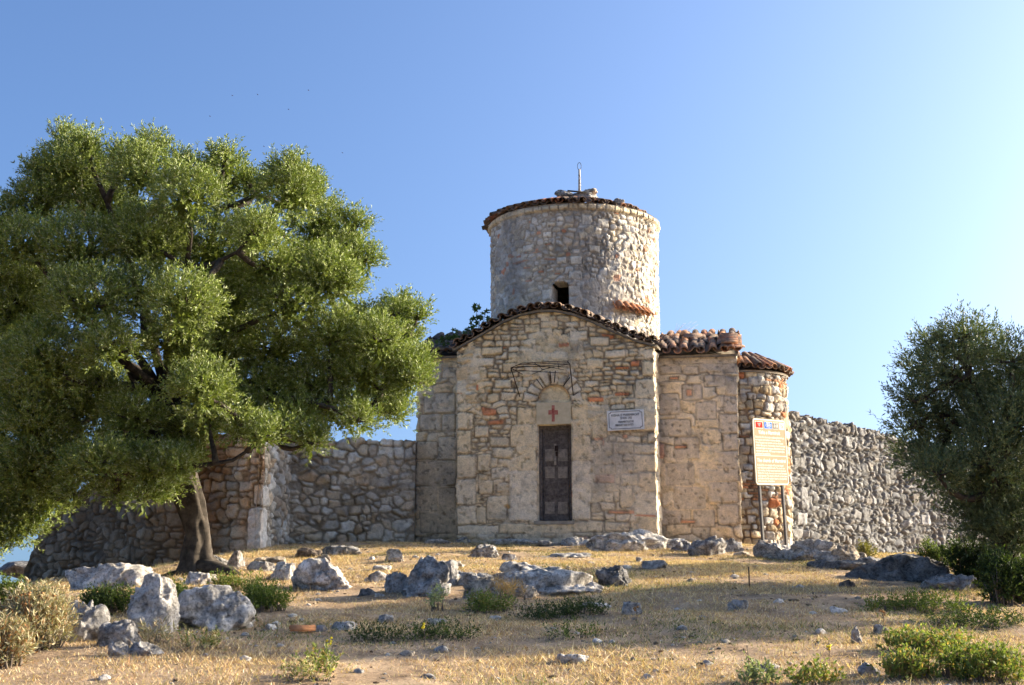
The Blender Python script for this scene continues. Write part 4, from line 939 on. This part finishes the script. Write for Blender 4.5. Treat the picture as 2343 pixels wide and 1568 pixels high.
def tree(root, trunk_pts, trunk_r, lobes, mat, cols, nleaf, rg, twig_n, ll=.075, lw=.018, tl=.35, up=.6, spread=.9, core=120):
    T = np.array(trunk_pts); mb = MB(); q_ = np.linspace(0, len(T) - 1, 56); Tq = np.stack([np.interp(q_, np.arange(len(T)), T[:, k]) for k in range(3)], 1); Tq = np.stack([np.convolve(np.pad(Tq[:, k], 3, 'edge'), np.ones(7) / 7, 'valid') for k in range(3)], 1)
    Rq = np.interp(q_, np.arange(len(T)), trunk_r) * (1 + .9 * np.exp(-q_ * 2.2)); mb.tube(Tq, Rq, 36, wob=.0)
    Vt = mb.v[0]; ax_ = np.repeat(Tq, 36, 0); rd = Vt - ax_; u_ = rd / (np.linalg.norm(rd, axis=1)[:, None] + 1e-9); fl_ = fbm(np.stack([u_[:, 0] * 2.2, u_[:, 1] * 2.2, Vt[:, 2] * 1.6], -1) + T[0], 4, 1.3); mb.v[0] = ax_ + rd * (1 + .55 * fl_)[:, None]
    for k in range(4): # roots
        a = 6.28 * k / 4 + rg.random(); P = T[0] + np.array([math.cos(a), math.sin(a), 0]) * trunk_r[0] * .5 + np.array([0, 0, .15]); Q = T[0] + np.array([math.cos(a), math.sin(a), 0]) * trunk_r[0] * 2.6
        Q[2] = gz(Q[0], Q[1]) - .05; mb.tube([P, (P + Q) / 2 + np.array([0, 0, .02]), Q], [trunk_r[0] * .5, trunk_r[0] * .35, .03], 8, wob=.3)
    mb.build('trunk', BARK, root)
    mb = MB(); Vs, Fs, Cs = [], [], []; n0 = 0; TP, TD = [], []
    top = T[-1]
    mains = []
    for i, (c, r) in enumerate(lobes):
        c = np.array(c)
        if i % 4 == 0 or not mains: s = top; mains.append(limb(mb, top + rg.normal(size=3) * .05, c, trunk_r[-1] * .55, .025, sag=.15 * rg.normal(), rg=rg))
        else:
            alln = np.concatenate([m[2:7] for m in mains]); s = alln[np.argmin(np.linalg.norm(alln - c, axis=1) + .5 * np.maximum(0, alln[:, 2] - c[2]))]
            mains.append(limb(mb, s, c, .05, .014, sag=.1 * rg.normal(), rg=rg, seg=5))
        for k in range(7):
            d = rg.normal(size=3); d /= np.linalg.norm(d); d[2] = abs(d[2]) * .7; limb(mb, c, c + d * r * .85, .016, .005, rg=rg, seg=4, n=5)
        P, D = lobe_twigs(c, (r, r, r * .9), int(twig_n * (r / .7) ** 1.6), rg, up)
        TP.append(P); TD.append(D)
    mb.build('branches', BARK, root)
    V, F, C = leaf_cloud(np.concatenate(TP), np.concatenate(TD), rg, nleaf, tl, ll, lw, cols, spread)
    if core:                                  # oversized dark leaves added inside each lobe to block sky and light
        cp, cd = [], []
        for c, r in lobes:
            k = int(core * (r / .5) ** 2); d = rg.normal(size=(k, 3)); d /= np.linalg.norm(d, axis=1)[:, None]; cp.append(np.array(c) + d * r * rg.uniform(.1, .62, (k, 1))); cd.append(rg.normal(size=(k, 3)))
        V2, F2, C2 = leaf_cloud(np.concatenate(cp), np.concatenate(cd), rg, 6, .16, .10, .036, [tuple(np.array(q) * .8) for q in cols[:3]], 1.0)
        F = np.concatenate([F, F2 + len(V)]); V = np.concatenate([V, V2]); C = np.concatenate([C, C2])
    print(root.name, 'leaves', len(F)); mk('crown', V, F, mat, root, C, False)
OL = [(.17, .215, .04), (.20, .245, .055), (.12, .16, .035), (.25, .28, .085), (.14, .19, .04), (.32, .35, .20)]
# big olive, left
rg = np.random.default_rng(101)
TB = hit(452, 1312); print('TREE BASE', TB)
YT = TB[1] + .2
troot = empty('olive_tree', np.array([TB[0], YT, gz(TB[0], YT)]), 'huge dense olive tree with bright green crown left of the church', 'tree')
crown_px = [(-20, 1235, 56), (50, 1215, 42), (400, 1075, 40), (370, 1120, 30), (250, 1080, 40), (180, 1075, 44), (120, 1120, 44), (335, 1135, 30), (640, 985, 36), (600, 1000, 34), (715, 1015, 28), (560, 985, 40), (480, 960, 46), (430, 1060, 30), (60, 1170, 60), (-10, 1200, 70), (30, 1120, 70), (110, 1150, 50), (-30, 1080, 80), (90, 1060, 70), (170, 1130, 34), (260, 1130, 30), (-60, 1250, 50), (820, 965, 34), (905, 950, 30), (150, 325, 32), (200, 335, 28), (345, 345, 36), (290, 360, 34), (515, 372, 34), (655, 388, 34), (90, 400, 34), (420, 385, 34), (600, 430, 30), (705, 420, 30), (815, 520, 30), (835, 600, 34), (955, 730, 30), (905, 725, 26), (965, 830, 26),
 (160, 395, 85), (95, 470, 75), (330, 410, 90), (240, 480, 58), (430, 460, 90), (515, 430, 80), (585, 540, 55), (668, 450, 80), (730, 520, 80), (790, 590, 62), (60, 570, 80), (180, 580, 100), (330, 560, 100), (480, 580, 105), (620, 620, 90), (740, 640, 85),
 (10, 520, 70), (-40, 640, 100), (50, 700, 105), (200, 700, 105), (420, 700, 90), (540, 690, 90), (660, 700, 80), (780, 660, 50), (-30, 820, 110), (110, 830, 115), (400, 790, 80), (500, 810, 90), (640, 800, 90), (760, 770, 75), (865, 780, 60), (910, 780, 55), (920, 850, 62), (830, 860, 85), (720, 890, 85), (600, 900, 80), (460, 900, 80), (-20, 960, 100), (80, 970, 95), (200, 930, 90), (300, 960, 70), (540, 960, 62), (680, 960, 58), (780, 950, 52), (870, 930, 60), (940, 880, 42),
 (350, 1080, 55), (375, 1110, 42), (300, 1060, 50), (410, 1040, 48), (60, 1080, 85), (-20, 1120, 90), (150, 1050, 60), (230, 1060, 55), (710, 1000, 32), (20, 1180, 60), (440, 990, 60), (300, 1120, 34), (60, 890, 80), (-70, 740, 90), (-60, 1060, 90), (250, 800, 62), (320, 680, 80)]
lobes = []
Yc = YT + .8
for i, (px, py, r) in enumerate(crown_px):
    ex, ey = (px - 420) / 620., (py - 720) / 480.; q = max(0, 1 - ex * ex - ey * ey); dep = 3.0 * math.sqrt(q)
    Yf = Yc - dep * rg.uniform(.3, 1.05) + (0 if py < 1000 else -.6)
    lobes.append((at(px, py, Yf), r / FPX * Yf * .78))
    if q > .12 and i % 3 == 1: 
        Yb = Yc + dep * rg.uniform(.2, .8); s_ = .78; lobes.append((at(420 + (px - 420) * .92, 700 + (py - 720) * .86, Yb), r / FPX * Yb * .9))
tr = [np.array([TB[0], YT, float(gz(TB[0], YT)) - .2]), at(446, 1275, YT), at(452, 1220, YT), at(440, 1165, YT), at(424, 1110, YT), at(418, 1060, YT), at(394, 980, YT + .1), at(372, 900, YT + .2)]
tr_b = None
tree(troot, tr, [.27, .19, .155, .16, .18, .16, .14, .12], lobes, OLIVE, OL, 19, rg, 1750, ll=.048, lw=.0135, tl=.22, up=.7, core=170)
mb = MB(); mb.tube([at(478, 1306, YT + .1), at(480, 1262, YT + .15), at(472, 1215, YT + .2), at(462, 1180, YT + .1), at(446, 1140, YT)], [.05, .04, .035, .04, .05], 8, wob=.3); mb.build('side_stem', BARK, troot)
mb = MB(); mb.tube([at(455, 1296, YT - .1), at(490, 1300, YT - .3), at(530, 1312, YT - .5), at(556, 1322, YT - .6)], [.13, .10, .07, .03], 8, wob=.4); mb.build('surface_root', BARK, troot)
# right olive, in front of the dry stone wall
rg = np.random.default_rng(202)
OL2 = [(.09, .13, .058), (.12, .15, .07), (.085, .11, .045), (.17, .19, .10), (.13, .15, .06)]
TB2 = hit(2290, 1350); Y2 = TB2[1]
r2o = empty('olive_tree', np.array([TB2[0], Y2, gz(TB2[0], Y2)]), 'loose grey green olive tree at the right edge before the long wall', 'tree')
cr2 = [(2330, 1240, 60), (2250, 1215, 40), (2370, 1290, 60), (2290, 1190, 50), (2200, 775, 34), (2150, 805, 36), (2250, 800, 42), (2120, 790, 18), (2315, 830, 44), (2110, 850, 42), (2180, 860, 65), (2260, 880, 75), (2340, 920, 80), (2095, 920, 42), (2160, 940, 65), (2230, 970, 80), (2310, 990, 80), (2085, 980, 36), (2110, 1025, 55), (2180, 1050, 70), (2270, 1070, 80), (2350, 1080, 80), (2200, 1110, 60), (2290, 1140, 80), (2150, 1090, 40), (2240, 1180, 50), (2330, 1210, 60), (2110, 1060, 36), (2350, 1180, 44), (2390, 1000, 90), (2420, 880, 80), (2400, 1120, 80)]
lobes = [(at(px, py, Y2 + rg.uniform(-.8, .8)), r / FPX * Y2 * 1.0) for px, py, r in cr2]
bx2 = TB2[0]
tr2 = [np.array([bx2, Y2, float(gz(bx2, Y2)) - .2]), at(2296, 1300, Y2), at(2300, 1230, Y2), at(2290, 1150, Y2), at(2280, 1080, Y2)]
tree(r2o, tr2, [.24, .17, .15, .14, .12], lobes, OLIVE, OL2, 14, rg, 1400, ll=.05, lw=.0125, tl=.26, up=.7, spread=.8, core=70)
# neighbouring trees just beyond the right edge; their shade lies across the slope
rg = np.random.default_rng(303)
def side_tree(x, y, h, r, label, n=26, tw=130, flat=.7):
    g = float(gz(x, y)); rt_ = empty('olive_tree', (x, y, g), label, 'tree', 'olive trees beyond the right edge')
    lb = []
    for k in range(n):
        d = rg.normal(size=3); d /= np.linalg.norm(d); c = np.array([x, y, g + h - r * flat]) + d * np.array([r, r, r * flat]) * rg.uniform(.35, .75); lb.append((c, r * .38))
    tree(rt_, [np.array([x, y, g - .2]), np.array([x + .1, y, g + .6]), np.array([x, y + .1, g + h * .45])], [.22, .16, .13], lb, OLIVE, OL2, 11, rg, tw * 7, ll=.10, lw=.028, up=.6, core=420)
side_tree(10.4, 15.25, 4.5, 1.3, 'olive tree standing beyond the right edge of the picture, tallest of the three')
side_tree(10.9, 19.9, 3.5, .8, 'olive tree beyond the right edge of the picture, nearest the long wall', n=16)
side_tree(9.6, 13.75, 3.0, .38, 'small olive tree beyond the right edge of the picture, nearest the camera', n=16)

# ------------------------------------------------------------------ shrubs and plants
def bush(name, px, py, w, h, label, cols, n=500, ll=.03, lw=.012, mat=SHRUB, cat='shrub', group=None, dr=.7, tl=.14, nl=12, up=.6, seed=1, stem=TWIG, Yd=None, flowers=None):
    n = int(n * .5); up = up + .5; rgb = np.random.default_rng(seed * 13 + 5); P = hit(px, py) if Yd is None else at(px, py, Yd); d = P[1]; sx = w / 2 / FPX * d; hh = h / FPX * d; sy = sx * dr
    c = np.array([P[0], P[1] + sy * .5, 0]); c[2] = float(gz(c[0], c[1])) if Yd is None else P[2]
    rt_ = empty(name, c, label, cat, group); mb = MB(); TPs, TDs = [], []
    nb = max(6, int(w / 6)); cs = []; low = cat in ('plant',) or name == 'low_shrub'; hh = hh * (.55 if name == 'low_shrub' else .58 if name == 'wild_plant' else .9); n = int(n * (.45 if low else 1))
    for k in range(nb):
        a = rgb.uniform(0, 6.28); q = math.sqrt(rgb.random()) * (1.05 if cat == 'plant' or name == 'low_shrub' else .85)
        cc = c + np.array([math.cos(a) * sx * q, math.sin(a) * sy * q, 0]); g = float(gz(cc[0], cc[1])) if Yd is None else c[2]
        rad = np.array([sx * .28, sy * .32, hh * .36]) * rgb.uniform(.55, 1.25); rad = rad * (np.array([.6, .7, .8]) if low else np.array([.85, .85, .9])) * rgb.uniform(.45, 1.3); cc[2] = g + rad[2] * .5 + rgb.random() * max(0, hh - 1.6 * rad[2]) * (1 - .6 * q); cs.append((cc, rad))
        for j in range(4):
            b = np.array([cc[0] + rgb.normal() * rad[0] * .2, cc[1] + rgb.normal() * rad[1] * .2, g - .03]); t = cc + rgb.normal(size=3) * rad * .5; limb(mb, b, t, .009, .003, rg=rgb, seg=4, n=4)
        dd = rgb.normal(size=(n // nb, 3)); dd /= np.linalg.norm(dd, axis=1)[:, None]
        TPs.append(cc + dd * rad * rgb.uniform(.45, 1, (len(dd), 1)) * (1 + .35 * fbm(dd * 2 + cc, 2))[:, None]); TDs.append(dd + np.array([0, 0, up]) + rgb.normal(size=dd.shape) * .4)
    mb.build('stems', stem, rt_); V, F, C = leaf_cloud(np.concatenate(TPs), np.concatenate(TDs), rgb, nl, tl, ll, lw, cols, .9)
    mk('foliage', V, F, mat, rt_, C, False)
    if flowers:
        mb = MB(); Vi, Fi = ico(1)
        for k in range(flowers[0]):
            cc, rad = cs[rgb.integers(len(cs))]; a = rgb.uniform(0, 6.28); P_ = cc + np.array([math.cos(a) * rad[0] * rgb.random(), math.sin(a) * rad[1] * rgb.random(), rad[2] * flowers[2] * rgb.uniform(.7, 1.15)])
            mb.add(Vi * flowers[1] * np.array([1, 1, .6]) + P_, Fi)
            if flowers[4]: mb.tube([cc + (P_ - cc) * .2, P_], .003, 3)
        mb.build('flower_heads', flowers[3], rt_)
    return rt_
G1 = [(.10, .14, .03), (.14, .18, .04), (.075, .11, .025), (.18, .20, .05)]
G2 = [(.045, .065, .022), (.06, .085, .03), (.035, .05, .018)]
GY = [(.2, .24, .06), (.15, .19, .05), (.25, .26, .09), (.10, .14, .04), (.3, .2, .08)]
GD = [(.42, .36, .22), (.34, .31, .2), (.5, .42, .26), (.28, .27, .16), (.3, .2, .1)]
DRYF = m_plain('dry_flower', (.26, .13, .05), (.36, .2, .08), 20, .9)
YFL = m_plain('yellow_flower', (.75, .55, .02), (.85, .65, .05), 20, .7)
bush('dry_bush', 70, 1492, 190, 150, 'pale dry bush with brown button flower heads at lower left', GD, 1500, .05, .010, STRAW, 'bush', tl=.22, seed=1, flowers=(170, .016, 1.25, DRYF, True), up=1.0)
bush('dry_bush', 0, 1530, 110, 110, 'second dry bush cut by the left edge, with reddish twigs', GD + [(.25, .12, .05)], 700, .05, .010, STRAW, 'bush', tl=.2, seed=2, flowers=(40, .015, 1.2, DRYF, True), up=.9)
bush('green_shrub', 10, 1400, 70, 95, 'green leafy shrub behind the dry bush at the left edge', G1, 500, seed=3)
bush('green_shrub', 242, 1410, 130, 62, 'dark green mounded shrub left of the tall boulder', G2 + G1[:1], 1500, .026, .011, seed=4)
bush('green_shrub', 402, 1405, 60, 75, 'yellow green shrub between the tall and the slanting boulder', G1, 700, .026, .011, seed=5)
bush('green_shrub', 610, 1400, 130, 62, 'low green shrub right of the slanting boulder', G1, 1100, .026, .011, seed=6)
bush('green_shrub', 530, 1350, 110, 26, 'thin strip of green plants above the slanting boulder', G1 + GY, 500, .026, .011, seed=7)
bush('green_shrub', 550, 1428, 44, 40, 'small green shrub tucked under the slanting boulder', G1, 350, .026, .011, seed=8)
bush('green_shrub', 980, 1300, 22, 12, 'tiny dark moss tuft on top of the big middle boulder', G2, 120, .02, .01, seed=9)
bush('green_shrub', 1110, 1405, 120, 26, 'low green growth below the round cream boulder', G1 + GY, 600, .024, .010, seed=10)
bush('thistle', 1000, 1400, 34, 62, 'pale silvery thistle plant in the middle of the slope', [(.34, .36, .22), (.27, .3, .17)], 130, .04, .014, cat='plant', seed=11, up=1.2)
bush('dry_tuft', 1165, 1365, 60, 50, 'orange dry grass tuft between the cream boulder and the long one', [(.5, .33, .14), (.42, .28, .12)], 220, .07, .006, STRAW, 'plant', seed=12, up=1.8, spread_=0) if False else bush('dry_tuft', 1170, 1372, 60, 48, 'orange dry grass tuft between the cream boulder and the long one', [(.5, .33, .14), (.42, .28, .12)], 200, .07, .006, STRAW, 'plant', seed=12, up=1.8)
bush('low_shrub', 1250, 1420, 130, 24, 'dark low thorny shrub in the middle of the shade band', G2, 900, .022, .009, seed=13)
bush('low_shrub', 1345, 1412, 110, 30, 'dark spiny shrub right of the first one in the shade band', G2, 800, .022, .009, seed=14)
bush('low_shrub', 1020, 1465, 150, 24, 'flat green shrub near the left end of the shade band', G2 + G1[:1], 700, .022, .009, seed=15)
bush('low_shrub', 870, 1470, 120, 22, 'dark low growth at the left tip of the shade band', G2, 500, .022, .009, seed=16)
bush('low_shrub', 2140, 1402, 150, 46, 'green shrub row in front of the right tree', G1, 1100, .026, .011, seed=17)
bush('low_shrub', 2030, 1398, 80, 30, 'small sunlit green shrub before the dark outcrop', G1 + GY, 500, .026, .011, seed=18)
bush('low_shrub', 2260, 1440, 190, 38, 'dark low shrub under the right tree', G2, 1000, .026, .011, seed=19)
bush('low_shrub', 1310, 1462, 120, 16, 'faint green patch in the lower shade band', G2 + G1, 300, .022, .009, seed=20)
bush('wild_plant', 2130, 1500, 170, 52, 'yellow flowered green plants below the shade at right', GY, 1200, .035, .014, cat='plant', seed=21, flowers=(26, .011, 1.3, YFL, True), up=1.0)
bush('wild_plant', 2270, 1560, 190, 100, 'tall leafy green clump in the bottom right corner', GY + G1, 2000, .032, .014, cat='plant', seed=22, flowers=(30, .011, 1.2, YFL, True), up=.9)
bush('wild_plant', 2090, 1560, 110, 66, 'leafy yellow green clump left of the corner clump', GY, 800, .034, .015, cat='plant', seed=23, flowers=(14, .010, 1.3, YFL, True), up=.9)
bush('wild_plant', 1860, 1568, 80, 26, 'bright green weed at the bottom edge right of the middle', GY, 260, .035, .016, cat='plant', seed=24)
bush('wild_plant', 1740, 1572, 70, 24, 'grey green weed at the bottom edge beside the bright one', [(.25, .28, .17), (.2, .23, .12)], 220, .035, .016, cat='plant', seed=25)
bush('wild_plant', 730, 1535, 80, 44, 'yellow green weed in the left part of the foreground', GY, 200, .035, .012, cat='plant', seed=26, up=1.2, flowers=(8, .009, 1.4, YFL, True))
bush('wild_plant', 700, 1560, 110, 26, 'brown green low weed at the bottom left of the middle', GD + GY, 300, .03, .01, cat='plant', seed=27)
bush('wild_plant', 460, 1490, 70, 30, 'pale tuft of weeds below the slanting boulder', GD + GY, 200, .035, .01, cat='plant', seed=28, up=1.2)
bush('wild_plant', 350, 1475, 60, 44, 'dry stalks at the foot of the tall boulder', GD, 160, .05, .008, STRAW, 'plant', seed=29, up=1.8)
bush('wild_plant', 890, 1300, 10, 6, 'tiny tuft beside the lone rounded boulder', GD, 40, .03, .008, STRAW, 'plant', seed=30)
bush('green_shrub', 2145, 1298, 100, 62, 'grey green shrub at the foot of the long wall', G1 + G2, 900, .035, .014, seed=31)
bush('green_shrub', 1972, 1275, 56, 34, 'olive brown shrub growing against the long wall', [(.18, .15, .05), (.12, .12, .04)], 350, .03, .012, seed=32)
bush('green_shrub', 2240, 1345, 140, 150, 'dark shrub in the shade around the right trunk', G2, 1800, .04, .018, seed=33)
bush('green_shrub', 2320, 1385, 150, 160, 'tall dark shrub at the right edge under the tree', G2 + G1[:1], 1800, .04, .018, seed=34)
# single stalks
def stalk(px, py, h, label, mat, top=None, lean=0, r=.004, name='dry_stalk', cat='plant'):
    P = hit(px, py); d = P[1]; hh = h / FPX * d; rt_ = empty(name, P, label, cat); mb = MB()
    T = P + np.array([lean * hh, 0, hh]); mb.tube([P - np.array([0, 0, .05]), (P + T) / 2 + np.array([.01, 0, 0]), T], [r, r * .8, r * .6], 5)
    rg_ = np.random.default_rng(int(px)); Vi, Fi = ico(1)
    for k in range(5):
        q = P + (T - P) * rg_.uniform(.3, .95); mb.tube([q, q + np.array([rg_.normal() * .03, rg_.normal() * .03, .03])], .002, 3)
    mb.build('stem', mat, rt_)
    if top is not None:
        mb = MB()
        for k in range(4): mb.add(Vi * .012 + T + rg_.normal(size=3) * .012 + np.array([0, 0, .012 * (k - 2)]), Fi)
        mb.build('flower_head', top, rt_)
P = hit(1714, 1346); mb = MB(); mb.tube([P - np.array([0, 0, .1]), P + np.array([0, 0, 48 / FPX * P[1]])], .008, 6); tag(mb.build('metal_stake', IRON, None, org=P), 'thin dark metal stake upright on the right of the slope', 'stake')
stalk(969, 1482, 46, 'tall green stalk with yellowish top in the lower middle', TWIG, YFL)
stalk(757, 1495, 30, 'short stalk with bright yellow flower head at lower left', TWIG, YFL)
stalk(2020, 1440, 40, 'dry stalk with pale head among the right foreground plants', TWIG, DRYF)
stalk(1895, 1500, 22, 'small yellow flower on a thin stalk right of the middle', TWIG, YFL)
stalk(1710, 1540, 60, 'thin reddish dry stalk in the right foreground', TWIG)
stalk(1455, 1425, 34, 'thin dry stalk at the edge of the shade band', TWIG, DRYF)
stalk(2320, 1385, 60, 'leafy sprig rising at the right edge', TWIG, YFL)
# broken roof tile on the slope
P = hit(686, 1450); mb = MB(); tile(mb, P + np.array([-.09, 0, .03]), (1, .3, 0), (0, -.2, 1), .22, .05, .05, 1, c=np.array((.55, .24, .10))); tag(mb.build('broken_tile', TILE, None, org=P), 'orange roof tile fragment lying on the slope at left', 'tile')
# fig bush on the roof
rgf = np.random.default_rng(9)
fr = empty('fig_plant', L2W(.2, .4, ZL + .2), 'lobed leaf fig plant sprouting from the left roof against the drum', 'plant')
mb = MB(); lv = MB()
FG = [(.05, .085, .03), (.07, .11, .035), (.09, .13, .05)]
tips = [(1095, 702), (1112, 712), (1100, 725), (1118, 735), (1090, 738), (1108, 748), (1072, 750), (1060, 765), (1078, 768), (1040, 768), (1025, 775), (1010, 778), (1120, 752), (1130, 745), (1048, 778), (1085, 757), (1135, 756)]
for i, (px, py) in enumerate(tips):
    b = at(1132 if i in (12, 13, 16) else (1105 if i < 9 else 1075), 782, 24.9); T = at(px, py, 24.6 + rgf.random() * .4); limb(mb, b, T, .010, .004, rg=rgf, seg=5, n=7, j=.5)
    for k in range(7):
        c = T + rgf.normal(size=3) * np.array([.07, .07, .05]) if k else T; n_ = rgf.normal(size=3); n_[1] -= 1; n_ /= np.linalg.norm(n_); a = np.cross(n_, (0, 0, 1)); a /= np.linalg.norm(a); b2 = np.cross(n_, a)
        s = rgf.uniform(.05, .085); pts = []
        for q in range(10): t = 2 * math.pi * q / 10; r_ = s * (1 if q % 2 == 0 else .45); pts.append(c + a * r_ * math.cos(t) + b2 * r_ * math.sin(t))
        lv.add(pts + [c], [[10, q, (q + 1) % 10] for q in range(10)], FG[rgf.integers(3)])
for k in range(60):
    c = at(1120 + rgf.normal() * 16, 765 + rgf.normal() * 9, 24.9)
    n_ = rgf.normal(size=3); n_ /= np.linalg.norm(n_); a = np.cross(n_, (0, 0, 1)); a /= np.linalg.norm(a); b2 = np.cross(n_, a); lv.add([c + a * .05, c + b2 * .035, c - a * .05, c - b2 * .035], [[0, 1, 2, 3]], FG[rgf.integers(3)])
mb.build('stems', TWIG, fr); lv.build('leaves', SHRUB, fr, False)
# dry grass on the right arm roof
mb = MB(); b0 = at(1548, 772, 25.2)
for k in range(14): T = at(1560 + k * 4 - 15, 735 + rgf.random() * 22, 25.2); mb.tube([b0 + np.array([k * .01, 0, 0]), (b0 + T) / 2 + np.array([-.03, 0, .02]), T], .0022, 3)
tag(mb.build('roof_grass', m_plain('dry_grass', (.45, .38, .25), (.55, .48, .33), 9), None, org=b0), 'wispy dry grass tuft on the right arm roof', 'plant')

# ------------------------------------------------------------------ grass (stuff)
rgg = np.random.default_rng(404); N = 760000
yy = np.sqrt(rgg.uniform(7.2 ** 2, 25.5 ** 2, N)); xx = yy * rgg.uniform(-.54, .54, N)
dens = fbm(np.stack([xx, yy, 0 * xx], -1), 4, 1.1); keep = rgg.random(N) < np.clip(.5 + 1.5 * dens, .05, 1); xx, yy, dens = xx[keep], yy[keep], dens[keep]; n = len(xx)
zz = gz(xx, yy); hgt = rgg.uniform(.010, .038, n) * (1 + .6 * np.clip(dens, -.5, 1)) * np.where(rgg.random(n) < .02, 2.6, 1); az_ = rgg.uniform(0, 6.28, n); ln = rgg.uniform(.2, 1.8, n)
wv = rgg.uniform(.0022, .005, n)[:, None]; B = np.stack([xx, yy, zz - .004], -1); s_ = np.stack([np.cos(az_), np.sin(az_), 0 * az_], -1); fz_ = rgg.uniform(0, 6.28, n)
tip = B + np.stack([np.cos(fz_) * hgt * ln, np.sin(fz_) * hgt * ln, hgt], -1)
V = np.stack([B - s_ * wv, B + s_ * wv, tip], 1).reshape(-1, 3)
pal = np.array([(.68, .48, .25), (.76, .57, .33), (.58, .38, .185), (.40, .23, .12), (.84, .69, .46), (.42, .33, .17)]) * 1.06; ci = pal[rgg.integers(0, 6, n)] * rgg.uniform(.75, 1.2, (n, 1))
gp = fbm(np.stack([xx, yy, 5 + 0 * xx], -1), 3, .8); gm = rgg.random(n) < np.clip((gp - .2) * 1.5 + .03, 0.02, .55); ci[gm] = np.array([.14, .17, .05]) * rgg.uniform(.6, 1.5, (gm.sum(), 1))
gr = mk('dry_grass', V, np.arange(n * 3).reshape(-1, 3), STRAW, None, np.repeat(ci, 3, 0), False, org=(0, 14, -.3))
tag(gr, 'short dry golden grass covering the slope', 'grass', kind='stuff')
# fine gravel (stuff)
NG = 9000; yy = np.sqrt(rgg.uniform(8 ** 2, 24.5 ** 2, NG)); xx = yy * rgg.uniform(-.54, .54, NG); kd = fbm(np.stack([xx, yy, 9 + 0 * xx], -1), 3, .6); k_ = rgg.random(NG) < np.clip(.35 + 1.6 * kd, .05, 1); xx, yy = xx[k_], yy[k_]; n = len(xx)
Vi, Fi = ico(1); sc = rgg.lognormal(-4.6, .5, n)[:, None, None] * rgg.uniform(.6, 1.3, (n, 1, 3)) * np.array([1.2, 1.2, .6])
V = (Vi[None] * (1 + rgg.normal(size=(n, len(Vi), 1)) * .16)) * sc + np.stack([xx, yy, gz(xx, yy) + .004], -1)[:, None]
F = (Fi[None] + (np.arange(n) * len(Vi))[:, None, None]).reshape(-1, 3); cg = np.array([(.55, .52, .47), (.35, .31, .25), (.62, .58, .5), (.22, .16, .10), (.18, .12, .08), (.28, .19, .11)])[rgg.integers(0, 6, n)]
tag(mk('gravel', V.reshape(-1, 3), F, ROCK, None, np.repeat(cg, len(Vi), 0), False, org=(0, 14, -.3)), 'fine pale limestone gravel strewn over the slope', 'gravel', kind='stuff')

# ------------------------------------------------------------------ tiny fliers, likely dragonflies, shaped as birds
names = [(531.5, 219.4, 'tiny dark bird in flight, left of the two close together at the same height'), (589.3, 217.3, 'tiny dark bird in flight, larger one right of its close neighbour'), (705.7, 207.1, 'tiny dark bird in flight, highest and farthest right of the upper row'), (660.2, 250.9, 'tiny dark bird in flight, just below and left of the highest one'), (480.5, 266.6, 'tiny reddish bird in flight, leftmost of the seven'), (603.8, 335.6, 'tiny dark bird in flight, low one just above the tree top'), (783.5, 350.3, 'tiny dark bird in flight, rightmost and lowest of the seven')]
for i, (px, py, lb) in enumerate(names):
    c = at(px, py, 120); a = rng.uniform(-.5, .5); o = empty('flier', c, lb, 'flier', 'tiny fliers over the olive tree'); f = np.array([math.cos(a), math.sin(a) * .4, 0]); s = np.array([-math.sin(a) * .4, math.cos(a), 0])
    mb = MB(); mb.tube([c - f * .09, c - f * .04, c, c + f * .05, c + f * .09], [.004, .02, .028, .02, .006], 7); mb.build('body', FLIER, o)
    for k in (-1, 1):
        mb = MB(); w_ = s * k + f * .25 * k; up = np.array([0, 0, .35]); T = c + (w_ * .6 + up * .6) * .17
        mb.add([c + f * .03, c - f * .03, T - f * .03, T + f * .015, T + w_ * .05 - f * .04], [[0, 1, 2, 3]]); mb.f[3].append(np.array([[3, 2, 4]]) + mb.n - 5); ow = mb.build('wing', FLIER, o)
